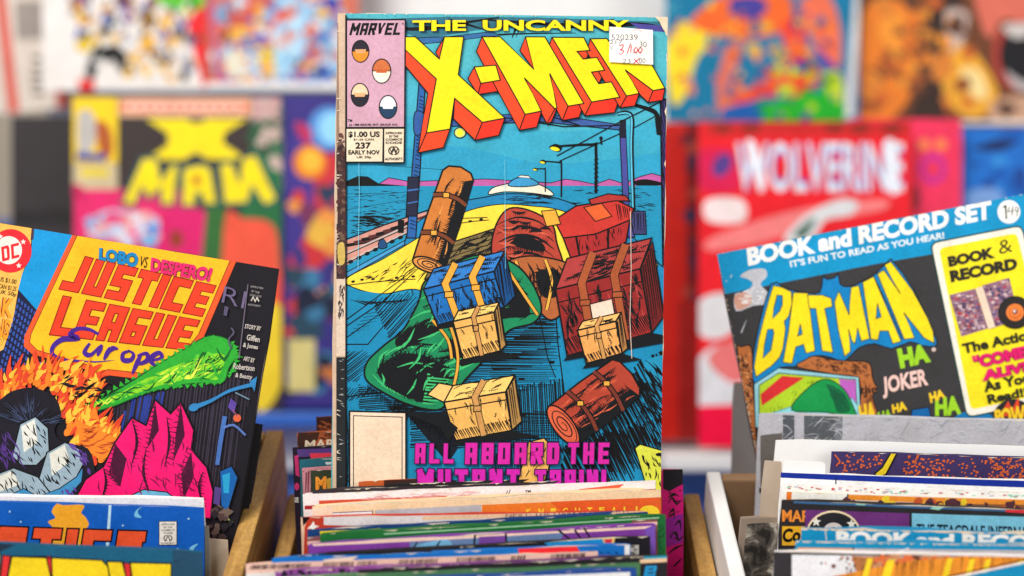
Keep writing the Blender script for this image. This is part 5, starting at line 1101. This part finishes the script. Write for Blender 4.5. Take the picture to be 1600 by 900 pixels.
a.hatch([(474, 736), (488, 735), (486, 775), (474, 775)], 92, 4, 2.6, C(120, 60, 70)); a.build(t)
pl, t, a = packed((485, 735), (1000, 718), 'dark olive comic with orange capitals left of the standing comic', C(52, 60, 42), GC, seed=75, z=-.0885)
a.text('M', [(493, 745), (510, 744), (510, 764), (493, 766)], C(240, 150, 50), .06); a.text('c', [(511, 752), (521, 751), (521, 765), (511, 766)], C(222, 160, 60), .04); a.poly([(510, 748), (524, 744), (525, 766), (512, 768)], C(196, 150, 60)); a.build(t)
pl, t, a = packed((560, 751), (1067, 733), 'magenta comic with black streaks at the right of the middle crate', C(226, 14, 126), GC, seed=76, z=-.083, dd=.027)
a.poly([(1036, 730), (1069, 730), (1069, 756), (1056, 762), (1046, 768), (1036, 764)], C(30, 26, 34))
a.poly([(1036, 812), (1074, 800), (1076, 846), (1036, 856)], C(160, 30, 160))
for P in ([(1044, 778), (1052, 772), (1062, 776)], [(1044, 786), (1050, 778), (1058, 788), (1064, 780)], [(1044, 806), (1052, 796), (1054, 812)], [(1054, 822), (1062, 814), (1064, 830)], [(1046, 838), (1056, 832), (1060, 844), (1070, 836)], [(1044, 866), (1056, 856), (1072, 850)], [(1052, 886), (1066, 872)]): a.line(P, 4, K, .2, .1, 1, n=3)
a.marks([(1042, 770), (1067, 762), (1072, 840), (1044, 848)], 14, -30, 9, 2.2, K, 25); a.build(t)
# in front of the standing comic, back to front
pl, t, a = packed((560, 752), (1033, 729), 'orange brown comic with dark scribbled flames just in front of the standing comic', C(206, 96, 44), GC, seed=80, dd=-.0045)
a.poly([(600, 742), (960, 730), (940, 760), (600, 770)], C(70, 36, 24)); a.marks([(700, 740), (1030, 728), (1030, 762), (700, 770)], 190, -25, 10, 1.9, K, 50); a.marks([(700, 740), (970, 732), (970, 752), (700, 764)], 80, -25, 9, 1.8, C(226, 120, 60), 50); a.build(t)
pl, t, a = packed((600, 757), (1012, 741), 'black edged comic behind the white comics', C(34, 32, 36), GC, seed=81, dd=-.004); a.build(t)
pl, t, a = packed((488, 766), (1000, 746), 'thin comic with a black top line behind the white comics', C(54, 44, 50), GC, seed=82, amp=.0004, dd=-.004); a.build(t)
pl, t, a = packed((473, 772), (1024, 750), 'white comic with a red smear and fine dots in the middle crate', C(244, 232, 232), GC, seed=83, pages=M_PAGEW, th=.004, amp=.0006, dd=-.0035)
a.poly([(905, 764), (975, 756), (960, 768), (900, 772)], C(232, 96, 60)); a.poly([(498, 782), (700, 774), (690, 780), (500, 794)], C(210, 84, 56)); a.marks([(560, 775), (760, 766), (760, 778), (560, 786)], 60, -3, 26, 1.2, C(232, 170, 170), 4)
a.text('TM', [(820, 766), (829, 765), (829, 769), (820, 770)], K, .03); a.line([(793, 766), (791, 772)], 1.2, K); a.line([(797, 765), (795, 771)], 1.2, K)
a.poly([(476, 790), (1036, 763), (1036, 768), (476, 796)], C(176, 40, 48)); a.build(t)
pl, t, a = packed((488, 791), (1032, 764), 'cream comic whose orange band carries spaced yellow capitals', C(248, 214, 172), GC, seed=84, th=.005, amp=.0005)
a.poly([(586, 797), (752, 788), (752, 822), (586, 828)], C(190, 190, 198)); a.poly([(753, 788), (1040, 776), (1040, 830), (753, 830)], C(240, 128, 44)); a.poly([(860, 783), (1040, 776), (1040, 820), (900, 820)], C(232, 96, 40)); a.poly([(520, 800), (582, 797), (582, 830), (520, 832)], C(240, 236, 238)); a.line([(520, 801), (582, 798), (582, 830)], 1.2, K)
a.line(ell(555, 822, 14, 5, 0, 12, 180, 360), 1.2, C(120, 110, 110))
for i, ch in enumerate('KNIGHTFALL'): x = 822+i*19; y = 795-i*.4; a.text(ch, [(x, y-1), (x+8, y-1), (x+8, y+9), (x, y+9)], C(250, 220, 60), .03)
a.poly(ell(1014, 800, 16, 11), C(250, 214, 50)); a.poly([(474, 794), (520, 792), (520, 806), (474, 806)], C(246, 216, 190)); a.build(t)
pl, t, a = packed((470, 808), (1008, 799), 'red cornered comic with a white star and pinkish spine', C(196, 60, 40), GC, seed=85, z=-.092)
a.poly([(470, 806), (482, 806), (476, 824), (474, 900), (468, 900)], C(236, 190, 160)); a.poly([(472, 806), (486, 806), (474, 822)], K); a.poly([(486, 820), (490, 814), (492, 820), (499, 822), (492, 825), (490, 832), (487, 826), (480, 826)], C(246, 238, 230)); a.poly([(506, 806), (1010, 792), (1010, 830), (506, 820)], C(226, 216, 216)); a.poly([(660, 806), (1010, 796), (1010, 804), (660, 812)], C(240, 196, 160))
a.text('NEXT: THE DARKEST KNIGHT', [(790, 803), (985, 796), (985, 801), (790, 808)], C(60, 50, 60), .0); a.build(t)
pl, t, a = packed((480, 828), (1012, 799), 'navy edged comic with a yellow strip in the middle crate', C(20, 62, 120), GC, seed=86, z=-.0915, amp=.0004)
a.poly([(500, 830), (594, 825), (594, 832), (500, 838)], C(250, 220, 30)); a.build(t)
pl, t, a = packed((500, 834), (1040, 804), 'green bordered comic standing tall at the right of the packed row', C(24, 104, 48), GC, seed=87, z=-.090, amp=.0004, th=.0035)
a.marks([(700, 816), (1040, 800), (1040, 880), (1026, 880), (1026, 812)], 90, -30, 9, 1.4, C(14, 60, 30), 40); a.line([(600, 834), (1030, 809)], 2, C(150, 200, 160)); a.build(t)
pl, t, a = packed((480, 840), (1027, 811), 'brown mauve comic with a thin pink page line', C(132, 80, 84), GC, seed=88, z=-.092, amp=.0005)
a.poly([(480, 846), (1027, 815), (1027, 820), (480, 852)], C(240, 190, 176)); a.build(t)
pl, t, a = packed((482, 850), (1024, 818), 'purple bordered comic with a blue night strip and rounded corner', C(128, 60, 160), GC, seed=89, z=-.092, amp=.0006)
a.poly([(486, 848), (1018, 822), (1018, 826), (490, 853)], C(246, 206, 190)); a.poly([(640, 846), (880, 832), (870, 862), (640, 868)], C(104, 130, 176)); a.poly([(748, 838), (790, 836), (790, 862), (748, 862)], C(120, 70, 160)); a.poly(sm([(650, 852), (700, 842), (700, 866), (640, 866)], 3), C(120, 180, 220))
for P in ([(640, 866), (652, 846)], [(676, 862), (688, 844)], [(742, 834), (740, 862)], [(790, 832), (792, 860)], [(870, 826), (900, 850)], [(898, 828), (908, 842)], [(912, 824), (926, 846)]): a.line(P, 3.4, K, 1, .6)
a.poly([(1008, 826), (1024, 820), (1024, 900), (1014, 900)], C(120, 80, 180)); a.build(t)
pl, t, a = packed((465, 868), (1016, 838), 'black comic with a cyan corner and a boxed seal at its right', C(28, 26, 32), GC, seed=90, z=-.0935, amp=.0005)
a.poly([(850, 848), (940, 842), (950, 852), (870, 860)], C(20, 140, 200)); a.poly([(941, 842), (961, 841), (959, 852), (945, 853)], C(236, 196, 110)); a.poly([(944, 843), (957, 842), (955, 851), (947, 851)], C(226, 50, 70)); a.poly([(981, 852), (999, 851), (999, 868), (981, 868)], C(190, 186, 180), ow=1.4); a.marks([(982, 853), (998, 852), (998, 866), (982, 866)], 10, 0, 8, 1.4, K, 5); a.build(t)
pl, t, a = packed((425, 872), (985, 850), 'bright blue comic with a red stretch in the middle crate', C(20, 112, 196), GC, seed=91, z=-.0935, amp=.0005)
a.poly([(808, 856), (900, 852), (906, 862), (812, 866)], C(232, 40, 50)); a.poly([(505, 874), (560, 868), (545, 880), (510, 882)], C(226, 206, 190)); a.marks([(900, 855), (980, 852), (980, 866), (910, 868)], 6, 30, 14, 1.5, K, 10); a.poly([(976, 852), (984, 851), (984, 880), (976, 880)], C(240, 238, 236)); a.build(t)
pl, t, a = packed((384, 881), (934, 861), 'pink edged comic printed with rows of small dark bars', C(240, 196, 180), GC, seed=92, z=-.0945, amp=.0006)
for x0, n_, s_ in ((392, 16, 3.2), (440, 14, 3.4), (506, 11, 4.4), (560, 8, 4), (625, 14, 4.4), (715, 14, 4.4), (800, 5, 4.6), (862, 14, 3.8)):
    for i in range(n_):
        x = x0+i*s_; y = 881-(x-384)*.0364+2.2; w_ = random.uniform(1.2, 3); a.poly([(x, y), (x+w_, y), (x+w_-1.6, y+7), (x-1.6, y+7)], C(50, 30, 40))
a.poly([(384, 896), (440, 893), (430, 910), (384, 910)], C(230, 226, 224)); a.build(t)
pl, t, a = packed((430, 892), (1004, 869), 'mauve comic with black smudges near the front of the middle crate', C(140, 70, 150), GC, seed=93, z=-.0945, amp=.0005)
rnd_blobs(a, [(440, 892), (840, 876), (840, 884), (440, 900)], 30, [K, C(40, 24, 50)], 2, 6, 17); a.poly([(984, 872), (1004, 870), (1004, 884), (984, 886)], C(244, 226, 206)); a.build(t)
pl, t, a = packed((440, 902), (1000, 878), 'green comic near the very front of the middle crate', C(76, 124, 84), GC, seed=94, z=-.095, amp=.0005); a.build(t)
pl, t, a = packed((470, 912), (994, 887), 'blue comic with a white top strip at the very front of the middle crate', C(34, 74, 150), GC, seed=95, z=-.0955, amp=.0005)
a.poly([(740, 902), (984, 893), (984, 910), (740, 912)], C(240, 238, 240)); a.build(t)
pl, t, a = packed((560, 890), (1042, 868), 'dark comic with bright blue italic lettering at its upper right corner', C(36, 32, 38), GC, seed=96, z=-.0935, amp=.0003)
a.poly([(1006, 868), (1042, 867), (1042, 872), (1006, 874)], C(20, 150, 180)); a.poly([(1000, 874), (1042, 872), (1042, 878), (1000, 880)], C(240, 200, 160)); a.text('E!', [(1009, 884), (1027, 883), (1024, 900), (1005, 901)], C(30, 150, 210), .05); a.build(t)

# ------------------------------------------------------------------ right box
GR_ = 'comics packed upright in the right box'
pl, t, a = packed((1186, 646), (1700, 660), 'grey scribbled comic with two dark stripes before the record sleeve', C(186, 184, 192), GR_, seed=100, z=-.08, th=.004, pages=M_PAGEW)
a.poly([(1223, 648), (1241, 649), (1241, 760), (1223, 760)], C(86, 90, 98)); a.poly([(1256, 649), (1304, 650), (1304, 760), (1256, 760)], C(90, 94, 100)); a.poly([(1304, 650), (1316, 650), (1316, 760), (1304, 760)], C(120, 124, 132))
for i in range(130):
    x, y = random.uniform(1190, 1600), random.uniform(652, 700); l = random.uniform(10, 34); an = R(random.uniform(-70, 40)); a.line([(x, y), (x+math.cos(an)*l*.5+3, y+math.sin(an)*l*.5-3), (x+math.cos(an)*l, y+math.sin(an)*l)], random.uniform(.7, 1.4), random.choice([C(214, 214, 220), C(160, 160, 170), C(206, 206, 214)]), .3, .2, 1, n=3)
a.poly([(1188, 680), (1222, 676), (1218, 760), (1188, 760)], C(104, 98, 94)); a.poly([(1186, 762), (1216, 762), (1216, 770), (1186, 770)], C(40, 38, 40)); a.build(t)
def board(tl, tr, label, mat, z=-.08, h=.24, th=.0012, lean=17, dd=0):
    pl = Plane(tl, tr, dz(tl[1], z)+dd, lean, d2=dz(tr[1], z)+dd, h=h); t = tag(empty('backing_board', pl.m), label, 'backing board', 'backing boards in the right box'); sheet('card', pl, -th, 0, mat, t, .0001, seed=int(tl[0])); return t
board((1210, 686), (1680, 700), 'wide white backing board in front of the grey scribbled comic', M_BOARD)
board((1192, 720), (1224, 722), 'narrow tan divider card at the left of the right box', M_TAN, h=.20)
pl, t, a = packed((1299, 705), (1800, 722), 'dark purple comic speckled orange with a yellow lightning streak', C(66, 52, 100), GR_, seed=101, z=-.082)
rn = random.Random(8)
for i in range(330):
    x = rn.choice([rn.uniform(1310, 1380), rn.uniform(1410, 1480), rn.uniform(1480, 1600), rn.uniform(1545, 1600)]); y = rn.uniform(708, 746)
    if rn.random() < .5 and not (1415 < x < 1475 or 1505 < x < 1525 or x > 1555): continue
    a.poly([(x, y), (x+rn.uniform(1.5, 4), y), (x+rn.uniform(1, 4), y+rn.uniform(1.5, 4)), (x-1, y+2.5)], C(222, 104, 54))
a.poly([(1392, 706), (1401, 707), (1384, 740), (1372, 746), (1366, 740), (1378, 730)], C(236, 206, 40), ow=2); a.line([(1304, 710), (1312, 720), (1306, 728)], 2, C(220, 100, 50)); a.build(t)
board((1222, 720), (1292, 723), 'small white backing board left of the speckled purple comic', M_BOARD, dd=-.012, z=-.084)
pl, t, a = packed((1220, 738), (1750, 756), 'white comic with a dark blue bar along its top', C(246, 244, 244), GR_, seed=102, z=-.083, th=.002)
a.poly([(1215, 734), (1760, 752), (1760, 768), (1215, 746)], C(16, 44, 150)); a.line([(1306, 746), (1305, 770)], 2, K); a.build(t)
pl, t, a = packed((1222, 755), (1750, 773), 'white comic dotted with tiny red and green marks', C(242, 238, 236), GR_, seed=103, z=-.084, th=.002, pages=M_PAGEW)
for i in range(70):
    x = random.uniform(1224, 1600); y = 758+(x-1222)*.034+random.uniform(-1, 6); a.poly([(x, y), (x+random.uniform(3, 9), y+.3), (x+4, y+2), (x, y+2)], random.choice([C(200, 60, 70), C(206, 110, 110), C(150, 214, 190), C(190, 190, 210)]))
a.build(t)
pl, t, a = packed((1226, 768), (1750, 784), 'orange and yellow striped comic with pale left corner in the right box', C(240, 236, 228), GR_, seed=104, z=-.085)
a.poly([(1229, 768), (1237, 768), (1236, 790), (1228, 790)], C(230, 120, 40)); a.poly([(1325, 772), (1620, 780), (1620, 790), (1325, 780)], C(240, 146, 50)); a.poly([(1250, 780), (1620, 788), (1620, 800), (1250, 792)], C(150, 96, 60)); rnd_blobs(a, [(1300, 778), (1600, 784), (1600, 800), (1300, 792)], 44, [C(240, 206, 50), C(200, 90, 50), C(90, 50, 60), C(236, 170, 60), C(60, 40, 60)], 3, 9, 19); a.line([(1324, 768), (1324, 776)], 2, K); a.build(t)
pl, t, a = packed((1221, 782), (1760, 802), 'black bordered comic with orange capitals and a pale blue title field', C(44, 40, 42), GR_, seed=105, z=-.0855, th=.004, amp=.0006)
a.poly([(1240, 781), (1620, 794), (1620, 800), (1240, 786)], C(60, 104, 150)); a.poly([(1570, 793), (1620, 795), (1620, 802), (1570, 799)], C(224, 50, 60)); a.poly([(1340, 784), (1356, 785), (1350, 789), (1336, 788)], C(150, 210, 190)); a.poly([(1458, 790), (1476, 790), (1466, 796), (1452, 794)], C(150, 210, 190))
a.poly([(1222, 822), (1260, 822), (1260, 852), (1222, 852)], C(240, 176, 40))
a.text('MARVEL', [(1222, 796), (1300, 799), (1300, 816), (1222, 815)], C(240, 140, 50), .03); a.text('Co', [(1223, 826), (1252, 824), (1250, 846), (1222, 848)], K, .045)
a.poly([(1258, 796), (1420, 801), (1420, 840), (1258, 840)], C(110, 50, 120)); a.poly(ell(1302, 835, 43, 38), C(244, 220, 180)); a.poly(ell(1302, 835, 40, 35), C(40, 38, 42))
for x, y in ((1275, 815), (1330, 818)): a.poly([(x+math.cos(R(-90+36*k))*(8 if k % 2 == 0 else 3.4), y+math.sin(R(-90+36*k))*(8 if k % 2 == 0 else 3.4)) for k in range(10)], C(244, 236, 226))
a.poly(ell(1302, 830, 16, 14), C(220, 210, 206)); a.poly(ell(1302, 832, 10, 9), C(70, 60, 70)); a.poly([(1424, 801), (1620, 807), (1620, 850), (1424, 850)], C(126, 196, 222)); a.text('THE TEACDALE INFERNAL', [(1431, 817), (1612, 822), (1612, 841), (1431, 836)], C(20, 40, 60), .03); a.build(t)
CBX = C(14, 142, 190)
pl, t, a = packed((1252, 825), (1740, 834), 'worn blue record sleeve with white capitals behind the front comic', CBX, GR_, seed=106, z=-.086, pages=M_PAGES, cat='record sleeve', mat=M_WORN, rough=.0009, th=.0035)
a.text('BOOK and RECORD SET', [(1306, 829), (1738, 837), (1738, 858), (1306, 852)], C(246, 240, 232), .05)
a.poly([(1252, 820)] + [(1252+k*7, 824+random.uniform(1.2, 4.2)+k*7*.018) for k in range(52)] + [(1620, 820)], CREAM)
for i in range(40): x = random.uniform(1252, 1600); a.poly([(x-7, 823), (x+8, 823), (x+2, 826.5+random.uniform(0, 2.5)+(x-1252)*.018)], CREAM)
a.line([(1289, 826), (1292, 850)], 1.4, CREAM); a.build(t)
pl, t, a = packed((1243, 845), (1740, 854), 'second worn blue record sleeve with creased tan patch', CBX, GR_, seed=107, z=-.087, pages=M_PAGES, cat='record sleeve', mat=M_WORN, rough=.0009, th=.0035)
a.poly([(1243, 839)] + [(1243+k*7, 843+random.uniform(1.2, 4.2)+k*7*.018) for k in range(52)] + [(1620, 839)], CREAM)
for i in range(40): x = random.uniform(1243, 1600); a.poly([(x-7, 842), (x+8, 842), (x+2, 846+random.uniform(0, 2)+(x-1243)*.018)], CREAM)
a.poly([(1246, 855), (1332, 856), (1332, 870), (1246, 870)], C(226, 164, 110)); a.poly([(1334, 856), (1620, 860), (1620, 880), (1334, 880)], C(196, 186, 188)); a.line([(1333, 854), (1333, 870)], 2, K); a.line([(1388, 866), (1420, 856)], 2.4, C(226, 220, 220)); a.build(t)
pl, t, a = packed((1209, 862), (1780, 874), 'black spined front comic splashed with yellow and orange flames', C(238, 234, 238), GR_, seed=108, z=-.088, th=.004, amp=.0004)
a.poly([(1205, 856), (1237, 862), (1237, 990), (1205, 990)], C(50, 46, 50)); a.poly([(1205, 858), (1790, 868), (1790, 873), (1205, 866)], C(50, 44, 50))
a.poly([(1330, 868), (1350, 869), (1380, 868), (1440, 872), (1500, 876), (1480, 900), (1340, 900)], C(190, 120, 70)); rnd_blobs(a, [(1370, 870), (1480, 872), (1480, 884), (1370, 886)], 30, [C(110, 60, 40), C(226, 110, 60), C(240, 190, 80), C(200, 140, 100)], 4, 10, 23)
for i in range(30): a.poly(ell(random.gauss(1345, 24), random.uniform(868, 892), random.uniform(1, 2.4), random.uniform(1, 2.4), 0, 8), random.choice([C(190, 120, 60), K]))
a.poly(ell(1302, 884, 3.4, 3.4), C(120, 60, 50)); a.poly(ell(1324, 872, 2.6, 2.6), C(120, 60, 50))
a.poly([(1300, 900), (1350, 890), (1420, 876), (1470, 872), (1560, 862), (1700, 858), (1700, 960), (1300, 960)], C(240, 148, 44))
for i in range(60): x = random.uniform(1320, 1600); y = 893-(x-1320)*.1; a.line([(x, y-6), (x+random.uniform(-6, 2), y+18)], random.uniform(1.4, 3.4), C(110, 50, 34), .4, .1, 1)
for x in (1345, 1375, 1380, 1470, 1505, 1530, 1580): a.poly([(x, 906), (x+10, 870+random.uniform(0, 8)), (x+18, 872), (x+10, 906)], C(252, 214, 40))
a.poly([(1480, 906), (1620, 876), (1620, 960), (1480, 960)], C(14, 140, 190)); a.line([(1478, 904), (1620, 874)], 3, C(240, 236, 236)); a.line([(1478, 900), (1620, 870)], 1.6, K); a.build(t)
# marbled notebook at the left of the right box
pl = Plane((1156, 808), (1420, 812), dz(808, -.09)+.03, 17, h=.2); t = tag(empty('notebook', pl.m), 'black marbled notebook with tan border at the lower left of the right box', 'notebook')
sheet('cover', pl, -.0035, 0, ink_card(C(150, 132, 116)), t, .0002); sheet('marbled_panel', pl, .0001, .0004, M_MARBLE, t, 0, .0028)
